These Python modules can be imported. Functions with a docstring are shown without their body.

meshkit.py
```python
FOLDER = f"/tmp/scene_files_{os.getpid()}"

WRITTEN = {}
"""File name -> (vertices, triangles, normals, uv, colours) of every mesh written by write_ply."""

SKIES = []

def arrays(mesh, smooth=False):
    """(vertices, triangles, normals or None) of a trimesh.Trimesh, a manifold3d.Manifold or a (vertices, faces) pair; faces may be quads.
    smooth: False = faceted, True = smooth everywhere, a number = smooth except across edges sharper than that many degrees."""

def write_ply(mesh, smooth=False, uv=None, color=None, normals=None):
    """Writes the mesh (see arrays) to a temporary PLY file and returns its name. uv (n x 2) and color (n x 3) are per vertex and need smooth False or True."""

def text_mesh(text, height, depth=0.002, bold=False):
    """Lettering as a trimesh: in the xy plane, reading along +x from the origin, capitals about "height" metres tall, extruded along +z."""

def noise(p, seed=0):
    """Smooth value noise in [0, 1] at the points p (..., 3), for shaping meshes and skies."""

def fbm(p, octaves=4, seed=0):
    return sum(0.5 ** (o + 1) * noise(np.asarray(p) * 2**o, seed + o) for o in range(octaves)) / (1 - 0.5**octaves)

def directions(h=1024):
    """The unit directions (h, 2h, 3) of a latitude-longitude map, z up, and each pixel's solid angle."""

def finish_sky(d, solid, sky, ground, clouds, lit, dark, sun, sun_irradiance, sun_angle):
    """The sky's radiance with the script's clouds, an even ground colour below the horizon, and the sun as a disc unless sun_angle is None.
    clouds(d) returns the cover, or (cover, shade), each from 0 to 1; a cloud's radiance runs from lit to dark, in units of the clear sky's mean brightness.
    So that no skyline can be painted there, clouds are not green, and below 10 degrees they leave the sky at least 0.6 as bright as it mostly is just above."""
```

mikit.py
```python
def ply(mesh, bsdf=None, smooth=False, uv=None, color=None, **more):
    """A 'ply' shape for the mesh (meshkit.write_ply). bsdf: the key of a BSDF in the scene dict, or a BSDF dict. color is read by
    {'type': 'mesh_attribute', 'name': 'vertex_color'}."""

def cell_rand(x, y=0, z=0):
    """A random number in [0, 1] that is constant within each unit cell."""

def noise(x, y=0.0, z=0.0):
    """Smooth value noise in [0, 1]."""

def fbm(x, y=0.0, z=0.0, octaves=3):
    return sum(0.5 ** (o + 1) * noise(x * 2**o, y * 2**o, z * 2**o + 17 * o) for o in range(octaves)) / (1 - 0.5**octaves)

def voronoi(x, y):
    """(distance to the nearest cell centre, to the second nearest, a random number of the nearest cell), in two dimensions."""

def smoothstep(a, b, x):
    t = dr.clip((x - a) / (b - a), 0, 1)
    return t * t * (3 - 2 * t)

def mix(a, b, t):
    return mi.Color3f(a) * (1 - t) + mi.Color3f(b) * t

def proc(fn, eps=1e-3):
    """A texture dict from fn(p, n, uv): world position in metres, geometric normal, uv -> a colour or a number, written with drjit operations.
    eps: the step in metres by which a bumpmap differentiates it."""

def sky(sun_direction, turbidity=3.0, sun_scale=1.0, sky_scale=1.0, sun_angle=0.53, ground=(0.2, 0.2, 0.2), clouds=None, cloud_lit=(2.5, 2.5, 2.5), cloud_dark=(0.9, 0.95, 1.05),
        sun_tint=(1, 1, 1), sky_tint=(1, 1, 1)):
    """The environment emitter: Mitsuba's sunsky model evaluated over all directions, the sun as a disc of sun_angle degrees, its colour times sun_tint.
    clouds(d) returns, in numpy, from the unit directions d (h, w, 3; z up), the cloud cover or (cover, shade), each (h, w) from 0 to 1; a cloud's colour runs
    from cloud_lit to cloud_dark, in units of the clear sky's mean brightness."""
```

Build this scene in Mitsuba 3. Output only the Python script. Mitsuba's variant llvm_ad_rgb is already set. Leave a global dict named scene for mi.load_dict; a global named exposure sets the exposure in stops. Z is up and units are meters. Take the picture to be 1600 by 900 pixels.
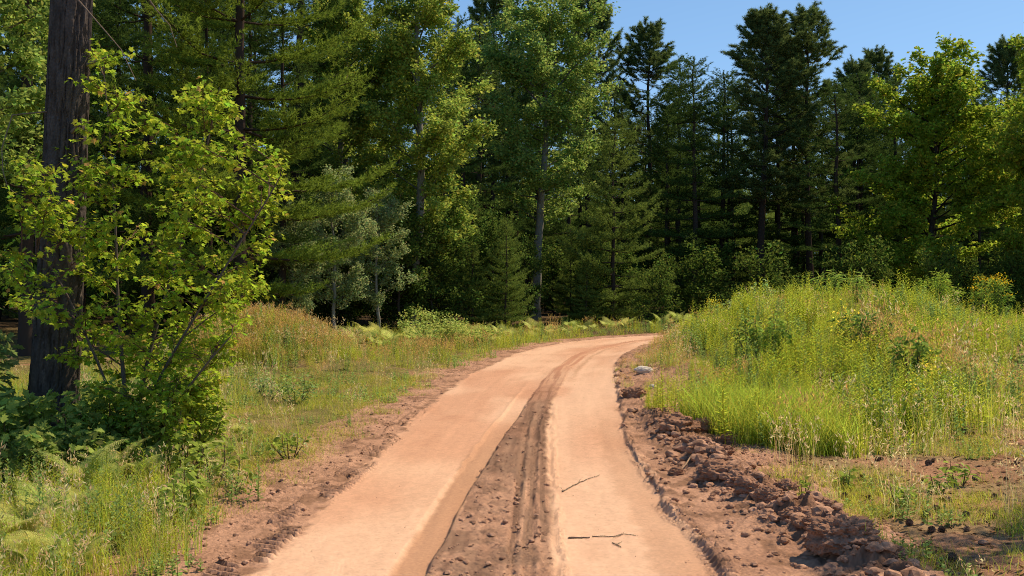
import math
import numpy as np
import drjit as dr
import mitsuba as mi
import trimesh
import mikit
import meshkit
from mikit import noise, fbm, smoothstep, mix
from scipy.interpolate import RBFInterpolator
from scipy.ndimage import gaussian_filter, map_coordinates
from scipy.spatial import cKDTree

T = mi.ScalarTransform4f
scene, labels = {}, {}

# ------------------------------------------------------------------ camera, sky, exposure
CAM_Z, FPX = 1.7, 1716.0
scene['camera'] = {'type': 'perspective', 'fov': 50.0, 'fov_axis': 'x', 'near_clip': 0.1, 'far_clip': 3000.0,
                   'to_world': T().look_at(origin=[0, 0, CAM_Z], target=[0, 10, CAM_Z - 10 * 10 / FPX], up=[0, 0, 1])}
SUN_AZ, SUN_EL = math.radians(60), math.radians(54)
SUN = np.array([math.sin(SUN_AZ) * math.cos(SUN_EL), math.cos(SUN_AZ) * math.cos(SUN_EL), math.sin(SUN_EL)])
scene['sky'] = mikit.sky(SUN.tolist(), turbidity=3.0, sun_tint=(1.0, 0.95, 0.88), sky_scale=0.97, sky_tint=(0.88, 1.02, 1.12), ground=(0.1, 0.11, 0.06))
exposure = 2.05


def at(u, v, d):
    """A point at the distance d (along the road) that the photograph shows at column u and row v."""
    return np.array([(u - 800) / FPX * d, d, CAM_Z - (v - 440) / FPX * d])


def X(u, d):
    return (u - 800) / FPX * d


# ------------------------------------------------------------------ scene helpers
def numbered(name):
    if name not in scene and name not in labels:
        return name
    i = 1
    while f'{name}_{i:03d}' in scene or f'{name}_{i:03d}' in labels:
        i += 1
    return f'{name}_{i:03d}'


def tag(key, label=None, category=None, group=None, kind=None):
    d = labels.setdefault(key, {})
    for k, v in (('label', label), ('category', category), ('group', group), ('kind', kind)):
        if v:
            d[k] = v
    return key


# a thin leaf's colour is shared out between what it reflects and what it lets through
TINT = {'leaf_material': 2.1, 'needle_material': 2.0, 'grass_material': 2.3}


class Mesh:
    """Collects pieces with a colour per vertex."""

    def __init__(self):
        self.v, self.f, self.c, self.n = [], [], [], 0

    def add(self, v, f, c):
        v, f = np.asarray(v, float), np.asarray(f, int)
        c = np.broadcast_to(np.asarray(c, float), (len(v), 3))
        self.v.append(v)
        self.f.append(f + self.n)
        self.c.append(c)
        self.n += len(v)

    def tube(self, p, r, sides, c):
        v, f = tube(p, r, sides)
        self.add(v, f, c)

    def get(self):
        return np.vstack(self.v), np.vstack(self.f), np.vstack(self.c)

    def ply(self, bsdf, smooth=False):
        v, f, c = self.get()
        return mikit.ply((v, f), bsdf, smooth=smooth, color=np.clip(c * TINT.get(bsdf, 1.0), 0, 0.9))


def tube(points, radii, sides):
    p = np.asarray(points, float)
    r = np.broadcast_to(np.asarray(radii, float), (len(p),))
    t = np.gradient(p, axis=0)
    t /= np.linalg.norm(t, axis=1, keepdims=True) + 1e-12
    ref = np.array([0, 0, 1.0]) if abs(t[0, 2]) < 0.8 else np.array([1.0, 0.1, 0])
    a = np.cross(t, ref)
    a /= np.linalg.norm(a, axis=1, keepdims=True) + 1e-12
    b = np.cross(t, a)
    ang = np.arange(sides) * 2 * np.pi / sides
    v = p[:, None] + r[:, None, None] * (np.cos(ang)[None, :, None] * a[:, None] + np.sin(ang)[None, :, None] * b[:, None])
    i, j = np.meshgrid(np.arange(len(p) - 1), np.arange(sides), indexing='ij')
    q = np.stack([i * sides + j, i * sides + (j + 1) % sides, (i + 1) * sides + (j + 1) % sides, (i + 1) * sides + j], -1).reshape(-1, 4)
    return v.reshape(-1, 3), np.vstack([q[:, [0, 1, 2]], q[:, [0, 2, 3]]])


def unit(v):
    return v / (np.linalg.norm(v, axis=-1, keepdims=True) + 1e-12)


def proto(name, ply):
    scene['proto_' + name] = {'type': 'shapegroup', 'piece': ply}
    return 'proto_' + name


def inst(key, group, m):
    scene[key] = {'type': 'instance', 'group': {'type': 'ref', 'id': group}, 'to_world': T(m)}
    return key


def mat(x, y, z, rot=0.0, s=1.0, sz=None, tilt=0.0, tilt_dir=0.0):
    c, n = math.cos(rot), math.sin(rot)
    m = np.eye(4)
    r = np.array([[c, -n, 0], [n, c, 0], [0, 0, 1]])
    if tilt:
        k = np.array([math.cos(tilt_dir), math.sin(tilt_dir), 0])
        K = np.array([[0, -k[2], k[1]], [k[2], 0, -k[0]], [-k[1], k[0], 0]])
        r = (np.eye(3) + math.sin(tilt) * K + (1 - math.cos(tilt)) * K @ K) @ r
    m[:3, :3] = r @ np.diag([s, s, s if sz is None else sz])
    m[:3, 3] = (x, y, z)
    return m


def instance_bsdf(name, d):
    scene[name] = d
    return name


# ------------------------------------------------------------------ materials
VC = {'type': 'mesh_attribute', 'name': 'vertex_color'}
scene['leaf_material'] = {'type': 'principledthin', 'base_color': VC, 'roughness': 0.24, 'diff_trans': 1.1, 'eta': 1.45}
scene['needle_material'] = {'type': 'principledthin', 'base_color': VC, 'roughness': 0.5, 'diff_trans': 0.7, 'eta': 1.4}
scene['grass_material'] = {'type': 'principledthin', 'base_color': VC, 'roughness': 0.45, 'diff_trans': 1.15, 'eta': 1.4}
scene['wood_material'] = {'type': 'twosided', 'bsdf': {'type': 'diffuse', 'reflectance': VC}}
scene['soil_piece_material'] = {'type': 'twosided', 'bsdf': {'type': 'diffuse', 'reflectance': VC}}


# ------------------------------------------------------------------ terrain
CENTRE = np.array([(-0.75, -6), (-0.5, -1), (-0.3, 3), (-0.17, 6.35), (-0.03, 11.2), (0.16, 14.6), (0.42, 18.2), (0.72, 21.2), (1.2, 24.4), (1.75, 27.0), (2.6, 29.6),
                   (4.0, 32.2), (6.2, 34.2), (9.2, 35.4), (13, 36.0), (18, 36.2), (26, 36.2)], float)


def spline(p, step=0.05):
    from scipy.interpolate import CubicSpline
    s = np.concatenate([[0], np.cumsum(np.linalg.norm(np.diff(p, axis=0), axis=1))])
    f = CubicSpline(s, p)
    q = f(np.linspace(0, s[-1], 1500))
    s2 = np.concatenate([[0], np.cumsum(np.linalg.norm(np.diff(q, axis=0), axis=1))])
    g = np.arange(0, s2[-1], step)
    return np.stack([np.interp(g, s2, q[:, 0]), np.interp(g, s2, q[:, 1])], 1)


LINE = spline(CENTRE)
LTAN = unit(np.gradient(LINE, axis=0))
LTREE = cKDTree(LINE)
S0 = 0.05 * LTREE.query([[-0.17, 6.35]])[1][0]          # s measured so that it equals the distance from the camera near the frame's bottom edge


def road_st(xy):
    """(s, t) of ground points: along the road, and across it (right positive)."""
    xy = np.atleast_2d(xy)
    _, i = LTREE.query(xy)
    d = xy - LINE[i]
    return 0.05 * i - S0 + 6.35, d[:, 0] * LTAN[i, 1] - d[:, 1] * LTAN[i, 0]


_ctl = [
    # right mound: ridge
    (4.2, 30, 0.05), (4.8, 27.5, 0.45), (5.3, 24, 1.0), (5.8, 22, 1.17), (5.9, 20, 1.45), (7.0, 20, 1.28), (8.2, 20, 0.82), (9.4, 20, 0.58), (12, 20, 0.5), (16, 21, 0.6), (24, 22, 0.6),
    (4.9, 18, 1.0), (4.4, 16, 0.7), (3.9, 14, 0.42), (3.5, 18.0, 0.45), (3.9, 21.5, 0.6), (3.6, 24.5, 0.35), (5.4, 16.5, 0.8), (6.6, 16.8, 0.7), (7.4, 17, 0.58), (9, 17, 0.5), (12, 17, 0.45),
    (2.1, 18.0, 0.02), (2.2, 15, 0.03), (2.4, 12, 0.05), (2.9, 10.8, 0.06), (4.1, 11.8, 0.08), (5.5, 13.0, 0.08), (6.8, 14.4, 0.08), (8.5, 15.0, 0.1), (12, 15, 0.1), (20, 15, 0.1),
    (2.4, 20.5, 0.0), (2.9, 23, 0.0), (3.4, 26, 0.0), (4.0, 28.5, 0.0), (7, 26, 0.7), (7, 29.5, 0.12), (9.5, 27, 0.4), (13, 27, 0.35), (13, 31, 0.1), (9, 31.5, 0.05), (20, 30, 0.2),
    (3, 7, 0.02), (5, 8, 0.03), (7, 10, 0.04), (10, 11, 0.05), (4, 4, 0), (8, 5, 0), (15, 8, 0.05), (2.2, 8, 0.0), (2.2, 5, 0.0),
    # left mound
    (-4.5, 21.0, 1.15), (-5.3, 21.2, 1.1), (-6.3, 21.5, 0.6), (-3.9, 21.2, 0.85), (-3.3, 21.5, 0.25), (-2.8, 21.8, 0.03), (-4.5, 19.7, 0.25), (-5.5, 19.7, 0.25), (-3.8, 19.9, 0.18), (-4.4, 18.9, 0.02), (-5.6, 18.8, 0.02),
    (-3.3, 19.6, 0.02), (-4.5, 23.3, 0.15), (-5.6, 23.6, 0.15), (-3.3, 23.2, 0.05), (-7.5, 22, 0.1), (-8.5, 20, 0.1), (-8.5, 25, 0.1), (-7, 18.5, 0.02),
    # left side near
    (-4.4, 10.4, 0.06), (-3, 8, 0.05), (-2.4, 6.5, 0.02), (-3.4, 6.5, 0.08), (-5, 7, 0.15), (-5, 12, 0.06), (-3.5, 12, 0.02), (-2.4, 12, 0.0), (-2.4, 9, 0), (-2, 15, 0), (-3, 15, 0), (-5, 15, 0), (-8, 12, 0.1), (-8, 8, 0.2), (-4, 3, 0.05),
    (-1.5, 20, 0), (-0.5, 25, 0), (1, 31, 0), (-1.5, 30, 0.05), (3, 35, 0), (-5, 30, 0.05), (6, 38, 0), (12, 39, 0), (-10, 32, 0.1), (0, 40, 0), (-8, 45, 0.2), (8, 48, 0.1), (20, 45, 0.1),
] + [(x, y, 0.0) for x in (-0.3, 0.9) for y in (-4, 0, 3, 6, 9, 12, 15)] + [(CENTRE[i, 0] + dx, CENTRE[i, 1], 0) for i in range(6, 13) for dx in (-0.9, 0, 0.9)]
_ctl += [(x, y, 0.2) for x in (-40, -20, 0, 20, 40) for y in (60, 80)] + [(x, y, 0.1) for x in (-40, -20, 25, 40) for y in (-10, 0, 15, 30)]
_ctl = np.array(_ctl)
GX0, GY0, GD = -42.0, -12.0, 0.2
_gx, _gy = np.arange(GX0, 42.01, GD), np.arange(GY0, 82.01, GD)
_coarse = np.stack(np.meshgrid(_gx[::2], _gy[::2], indexing='ij'), -1)
_hc = RBFInterpolator(_ctl[:, :2], _ctl[:, 2], kernel='linear', neighbors=40)(_coarse.reshape(-1, 2)).reshape(_coarse.shape[:2])
_hc = gaussian_filter(_hc, 1.3)
HB = map_coordinates(_hc, np.meshgrid(np.arange(len(_gx)) / 2, np.arange(len(_gy)) / 2, indexing='ij'), order=1, mode='nearest')
HB = gaussian_filter(HB, 1.0)


def smooth(a, b, x):
    t = np.clip((x - a) / (b - a), 0, 1)
    return t * t * (3 - 2 * t)


def height(xy, rough=True):
    xy = np.atleast_2d(np.asarray(xy, float))
    h = map_coordinates(HB, [(xy[:, 0] - GX0) / GD, (xy[:, 1] - GY0) / GD], order=1, mode='nearest')
    if rough:
        p3 = np.column_stack([xy, np.zeros(len(xy))])
        s, t = road_st(xy)
        off = smooth(1.5, 2.6, np.abs(t))
        h = h + off * (0.10 * (meshkit.fbm(p3 * 0.8, 3, 3) - 0.5) + 0.035 * (meshkit.fbm(p3 * 5, 3, 5) - 0.5))
    return h


def hz(x, y):
    return float(height([[x, y]])[0])


# ------------------------------------------------------------------ the road's cross-section
def strip_left(s):
    return np.interp(s, [5, 6.35, 9, 11.2, 14.6, 20, 30, 40], [-0.36, -0.31, -0.22, -0.13, 0.01, 0.06, 0.1, 0.1])


def strip_right(s):
    return np.interp(s, [5, 6.35, 11.2, 14.6, 20, 30, 40], [0.41, 0.41, 0.38, 0.34, 0.42, 0.36, 0.36])


def berm_t(s):
    return np.interp(s, [5, 6.6, 9.3, 12.2, 16.2, 20], [2.3, 2.2, 1.9, 1.68, 1.52, 1.5])


def berm_h(s):
    return np.interp(s, [3, 5.5, 9, 12, 13.5, 15], [0.14, 0.15, 0.13, 0.13, 0.06, 0.0])


def left_edge(s):
    return np.interp(s, [5, 6.35, 11.2, 18, 24, 30, 40], [-1.38, -1.36, -1.25, -1.38, -1.3, -1.35, -1.35])


def right_edge(s):
    return np.interp(s, [5, 6.35, 11.2, 18, 24, 30, 40], [1.36, 1.33, 1.2, 1.3, 1.2, 1.35, 1.35])


def road_profile(s, t):
    """Height of the worn earth over the terrain: packed lanes, the loose strip between them, tyre treads, margins and the pushed-up berm."""
    p = np.stack([t, s, np.zeros_like(t)], -1)
    lane_tread = 0.0038 * smooth(-0.2, 0.4, np.sin(2 * np.pi * (s / 0.07 + 0.5 * np.abs(np.mod(t * 6, 1) - 0.5)))) * smooth(0.45, 0.6, meshkit.fbm(p * [1.6, 0.35, 1], 2, 71))
    wob = 0.05 * (meshkit.fbm(p * [0.6, 0.6, 1], 2, 11) - 0.5) + 0.03 * (meshkit.noise(p * 3.0, 12) - 0.5)
    tl, tr, el, er = strip_left(s) + wob, strip_right(s) + wob, left_edge(s) + 2.2 * wob, right_edge(s) + 2.0 * wob
    h = 0.012 * (meshkit.fbm(p * [1.2, 0.5, 1], 2, 1) - 0.5) + 0.0035 * (meshkit.noise(p * [9, 3, 1], 2) - 0.5) + 0.003 * (meshkit.fbm(p * 30, 2, 4) - 0.5) + lane_tread
    clod = meshkit.fbm(p * 17, 3, 21)
    fine = meshkit.fbm(p * 42, 2, 22)
    crisp = meshkit.fbm(p * 30, 2, 27)
    lumps = 0.010 * smooth(0.46, 0.66, clod) + 0.007 * smooth(0.5, 0.66, crisp) + 0.012 * (fine - 0.5)
    patch = smooth(0.38, 0.62, meshkit.fbm(p * [3, 1.4, 1], 2, 23))
    # the strip between the lanes
    near = smooth(17, 13, s)
    strip = smooth(tl - 0.012, tl + 0.012, t) * smooth(tr + 0.03, tr - 0.03, t)
    h = h + strip * ((0.022 * near + 0.006) + lumps * (0.2 + 1.0 * patch) * (0.35 + 0.65 * near))
    # the sunk left wheel band beside it, with a low rim on its other side
    band = smooth(tl - 0.24, tl - 0.2, t) * smooth(tl + 0.01, tl - 0.02, t) * smooth(19, 12, s)
    h = h - 0.022 * band + 0.008 * np.exp(-((t - tl + 0.23) / 0.02) ** 2) * smooth(9, 12, s) * smooth(20, 15, s)
    # lugged tyre prints on the right half of the strip
    for c, w, per in ((0.24, 0.032, 0.05), (0.135, 0.045, 0.062), (0.03, 0.038, 0.058), (-0.07, 0.03, 0.065)):
        q = (t - tr + c) / w
        lug = np.sign(np.sin(2 * np.pi * (s / per + 0.6 * np.abs(q)))) * 0.5 + 0.5
        lug = lug * (meshkit.noise(p * [14, 5, 1], 31) > 0.36)
        inside = smooth(1.0, 0.75, np.abs(q)) * near
        h = h * (1 - 0.75 * inside) + inside * (0.002 + 0.02 * lug)
    # left margin: rutted lugs at the lane's edge, then loose earth
    q = (t - el + 0.06) / 0.14
    lug = smooth(-0.35, 0.25, np.sin(2 * np.pi * (s / 0.1 + 0.5 * q)))
    inside = smooth(1.0, 0.85, np.abs(q)) * smooth(17, 12, s)
    h = h + inside * (0.036 * lug - 0.012) * smooth(0.25, 0.4, meshkit.noise(p * [6, 3, 1], 33))
    loose_l = smooth(el - 0.1, el - 0.2, t) * smooth(-2.7, -2.2, t)
    h = h + loose_l * (0.012 + 0.9 * lumps * (0.4 + patch))
    # right margin: a rough little bank, loose earth, the berm
    loose_r = smooth(er - 0.01, er + 0.03, t)
    h = h + loose_r * (0.012 + 0.022 * smooth(0.35, 0.6, meshkit.noise(p * [2, 1.2, 1], 37)) + lumps * (0.3 + 0.6 * patch + 0.9 * smooth(-0.45, -0.1, t - berm_t(s))))
    q = (t - er - 0.03) / 0.1
    lug = (np.sin(2 * np.pi * (s / 0.075 + 0.4 * q)) > 0).astype(float)
    h = h + smooth(1, 0.6, np.abs(q)) * smooth(15, 10, s) * (0.024 * lug - 0.014 + 0.016 * meshkit.noise(p * [22, 22, 1], 36)) * smooth(0.2, 0.4, meshkit.noise(p * [5, 2, 1], 35))
    bt, bh = berm_t(s), berm_h(s)
    big = meshkit.fbm(p * [3.2, 2.6, 1], 3, 41)
    mid = meshkit.fbm(p * [9, 9, 1], 2, 42)
    bump = np.exp(-((t - bt - 0.12 * (big - 0.5)) / 0.21) ** 2)
    h = h + bump * bh * np.clip(0.2 + 1.3 * (big - 0.3), 0, 1.4) + bump * smooth(0, 0.1, bh) * (0.05 * smooth(0.42, 0.62, mid) + 0.02 * smooth(0.45, 0.6, clod))
    return h


TL, TR = -2.75, 3.1
_t = np.concatenate([np.arange(TL, -2.1, 0.03), np.arange(-2.1, 2.55, 0.0145), np.arange(2.55, TR, 0.03)])
_d = [4.9]
while _d[-1] < 47:
    _d.append(_d[-1] + max(0.014, 0.0025 * _d[-1]))
_s = np.concatenate([np.arange(1.0, 4.9, 0.15), _d])
SS, TT = np.meshgrid(_s, _t, indexing='ij')
_i = (SS + S0 - 6.35) / 0.05
_cx = np.stack([map_coordinates(LINE[:, k], [_i.ravel()], order=1, mode='nearest') for k in (0, 1)], 1)
_ct = unit(np.stack([map_coordinates(LTAN[:, k], [_i.ravel()], order=1, mode='nearest') for k in (0, 1)], 1))
_xy = _cx + TT.reshape(-1, 1) * np.stack([_ct[:, 1], -_ct[:, 0]], 1)
_edge = smooth(TL + 0.05, TL + 0.75, TT) * smooth(TR - 0.05, TR - 0.6, TT)
_edge = np.clip(_edge + 0.5 * (meshkit.fbm(np.stack([TT, SS, 0 * TT], -1) * 2.5, 3, 51) - 0.5) * (1 - _edge) * 2, 0, 1) * (np.minimum(TT - TL, TR - TT) > 0.04)
_base = height(_xy, rough=False)
_rough = height(_xy)
_prof = road_profile(SS, TT)
_z = _edge.ravel() * (_base + _prof.ravel() + 0.006) + (1 - _edge.ravel()) * (_rough - 0.07)
_n, _m = SS.shape
_a = (np.arange(_n - 1)[:, None] * _m + np.arange(_m - 1)[None]).ravel()
_quads = np.stack([_a, _a + 1, _a + _m + 1, _a + _m], 1)
ROAD_V = np.column_stack([_xy, _z])
_ROAD = {'xy': cKDTree(_xy[::3]), 'z': _z[::3]}


def road_z(x, y):
    return float(_ROAD['z'][_ROAD['xy'].query([x, y])[1]])


def earth_z(x, y):
    s, t = road_st([[x, y]])
    return max(road_z(x, y), hz(x, y)) if TL < t[0] < TR and 1 < s[0] < 45 else hz(x, y)


def d_interp(s, xs, ys):
    out = mi.Float(ys[0])
    for k in range(len(xs) - 1):
        out = dr.select(s > xs[k], ys[k] + (ys[k + 1] - ys[k]) * dr.clip((s - xs[k]) / (xs[k + 1] - xs[k]), 0, 1), out)
    return out


def road_colour(p, n, uv):
    t, s = uv.x, uv.y
    wob = 0.06 * (fbm(t * 0.9, s * 0.9, 3.0, 2) - 0.5) + 0.02 * (noise(t * 7, s * 7, 1.0) - 0.5)
    tl = d_interp(s, [5, 6.35, 9, 11.2, 14.6, 20, 30], [-0.36, -0.31, -0.22, -0.13, 0.01, 0.06, 0.1]) + wob
    tr = d_interp(s, [5, 11.2, 14.6, 20, 30], [0.41, 0.38, 0.34, 0.42, 0.36]) + wob
    el = d_interp(s, [5, 11.2, 18, 24, 30], [-1.38, -1.25, -1.38, -1.3, -1.35]) + 2.2 * wob
    er = d_interp(s, [5, 11.2, 18, 24, 30], [1.36, 1.2, 1.3, 1.2, 1.35]) + 2.0 * wob
    ragged = 0.16 * (fbm(t * 7, s * 5, 21.0, 3) - 0.5)
    el, er, tl, tr = el + ragged, er + ragged, tl + 0.25 * ragged, tr + 0.4 * ragged
    big = fbm(t * 1.1, s * 0.35, 7.0, 3)
    grain = fbm(t * 60, s * 60, 2.0, 2)
    streak = fbm(t * 14, s * 0.5, 5.0, 3)
    packed = mix((0.505, 0.292, 0.184), (0.60, 0.395, 0.262), smoothstep(0.3, 0.7, big))
    packed = packed * (0.78 + 0.12 * streak + 0.2 * grain + 0.14 * fbm(t * 22, s * 18, 41.0, 2))
    packed = mix(packed, packed * mi.Color3f(0.8, 0.72, 0.68), smoothstep(0.5, 0.75, fbm(t * 2.3, s * 1.1, 23.0, 4)) * 0.35)
    moist = mix((0.20, 0.107, 0.07), (0.34, 0.2, 0.132), fbm(t * 6, s * 4, 9.0, 3)) * (0.7 + 0.6 * grain)
    patch = smoothstep(0.42, 0.68, fbm(t * 5 + 3, s * 3.2, 11.0, 3))
    moist = mix(moist, mi.Color3f(0.10, 0.058, 0.04), patch * 0.85)
    tread = smoothstep(0.5, 0.62, noise(t * 26, s * 0.8, 17.0)) * smoothstep(tr - 0.42, tr - 0.3, t) * smoothstep(6, 7, s)
    moist = mix(moist, mi.Color3f(0.105, 0.062, 0.044), tread * 0.8)
    moist = mix(moist, mi.Color3f(0.11, 0.066, 0.047), smoothstep(8.5, 11, s) * smoothstep(16, 14, s) * (0.25 + 0.6 * fbm(t * 9, s * 4, 31.0, 2)))
    strip = smoothstep(tl - 0.02, tl + 0.01, t) * smoothstep(tr + 0.05, tr - 0.03, t)
    far_strip = mix(mi.Color3f(0.40, 0.2, 0.12), moist, smoothstep(24, 13, s))
    band = smoothstep(tl - 0.26, tl - 0.2, t) * smoothstep(tl + 0.01, tl - 0.02, t) * smoothstep(16, 9, s)
    rim2 = dr.exp(-dr.square((t - tr - 0.13) / 0.05)) * smoothstep(17, 22, s) * 0.6
    rband = smoothstep(er - 0.34, er - 0.22, t + 0.1 * (big - 0.5)) * smoothstep(er + 0.02, er - 0.01, t) * smoothstep(17, 10, s) * 0.55
    lane = mix(packed, mi.Color3f(0.37, 0.21, 0.125) * (0.8 + 0.3 * grain + 0.2 * streak), dr.maximum(dr.maximum(band * 0.85, rim2), rband * 0.8))
    out = mix(lane, far_strip, strip * (0.6 + 0.4 * streak) * (1 - 0.5 * smoothstep(16, 19, s) * smoothstep(0.62, 0.4, streak)))
    loose = dr.maximum(smoothstep(el + 0.03, el - 0.04, t), smoothstep(er - 0.01, er + 0.04, t))
    margin = mix((0.27, 0.155, 0.1), (0.44, 0.265, 0.175), fbm(t * 3, s * 2, 13.0, 3)) * (0.72 + 0.55 * grain)
    bt = d_interp(s, [5, 6.6, 9.3, 12.2, 16.2], [2.3, 2.2, 1.9, 1.68, 1.52])
    margin = mix(margin, mi.Color3f(0.19, 0.105, 0.065) * (0.7 + 0.6 * grain), dr.exp(-dr.square((t - bt) / 0.24)) * smoothstep(14, 12.5, s) * 0.75)
    margin = mix(margin, mi.Color3f(0.13, 0.075, 0.045), smoothstep(0.5, 0.72, fbm(t * 8, s * 6, 15.0, 3)) * 0.6)
    return mix(out, margin, loose)


scene['road_material'] = {'type': 'twosided', 'bsdf': {'type': 'bumpmap', 'arbitrary': mikit.proc(lambda p, n, uv: fbm(uv.x * 90, uv.y * 90, 1.0, 2), eps=0.004), 'scale': 0.007,
                                                        'bsdf': {'type': 'diffuse', 'reflectance': mikit.proc(road_colour)}}}
scene['dirt_road'] = mikit.ply((ROAD_V, _quads), 'road_material', smooth=True, uv=np.stack([TT.ravel(), SS.ravel()], 1))
tag('dirt_road', 'two-track road of pale orange packed sand with a loose dark strip between the lanes', None, None, 'structure')

# ground sheet
_x = [-9.0]
while _x[-1] < 10:
    _x.append(_x[-1] + 0.05)
for sign in (-1, 1):
    e, st = (_x[0] if sign < 0 else _x[-1]), 0.06
    side = []
    while abs(e) < 600:
        st *= 1.12
        e += sign * st
        side.append(e)
    _x = side[::-1] + _x if sign < 0 else _x + side
_y = [4.0]
while _y[-1] < 600:
    _y.append(_y[-1] + max(0.045, 0.006 * (_y[-1] - 3) ** 1.25))
_e, _st = 4.0, 0.1
while _e > -300:
    _st *= 1.25
    _e -= _st
    _y.insert(0, _e)
GXX, GYY = np.meshgrid(np.array(_x), np.array(_y), indexing='ij')
_g = np.stack([GXX.ravel(), GYY.ravel()], 1)
_gh = height(_g)
_gs, _gt = road_st(_g)
_in = smooth(TL + 0.3, TL + 0.9, _gt) * smooth(TR - 0.2, TR - 0.75, _gt) * ((_gs > 0.6) & (_gs < 46.5))
_gh = _gh - 0.16 * _in
_bare = smooth(2.2, 3.0, _gt) * smooth(12.5, 10.5, _g[:, 1] - 0.55 * (_g[:, 0] - 3)) * (_g[:, 1] > 2)
_p3 = np.column_stack([_g, 0 * _gt])
_gh += _bare * (0.05 * np.clip(meshkit.fbm(_p3 * 11, 3, 61) - 0.45, 0, 1) + 0.012 * (meshkit.fbm(_p3 * 30, 2, 62) - 0.5))
_n, _m = GXX.shape
_a = (np.arange(_n - 1)[:, None] * _m + np.arange(_m - 1)[None]).ravel()


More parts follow.
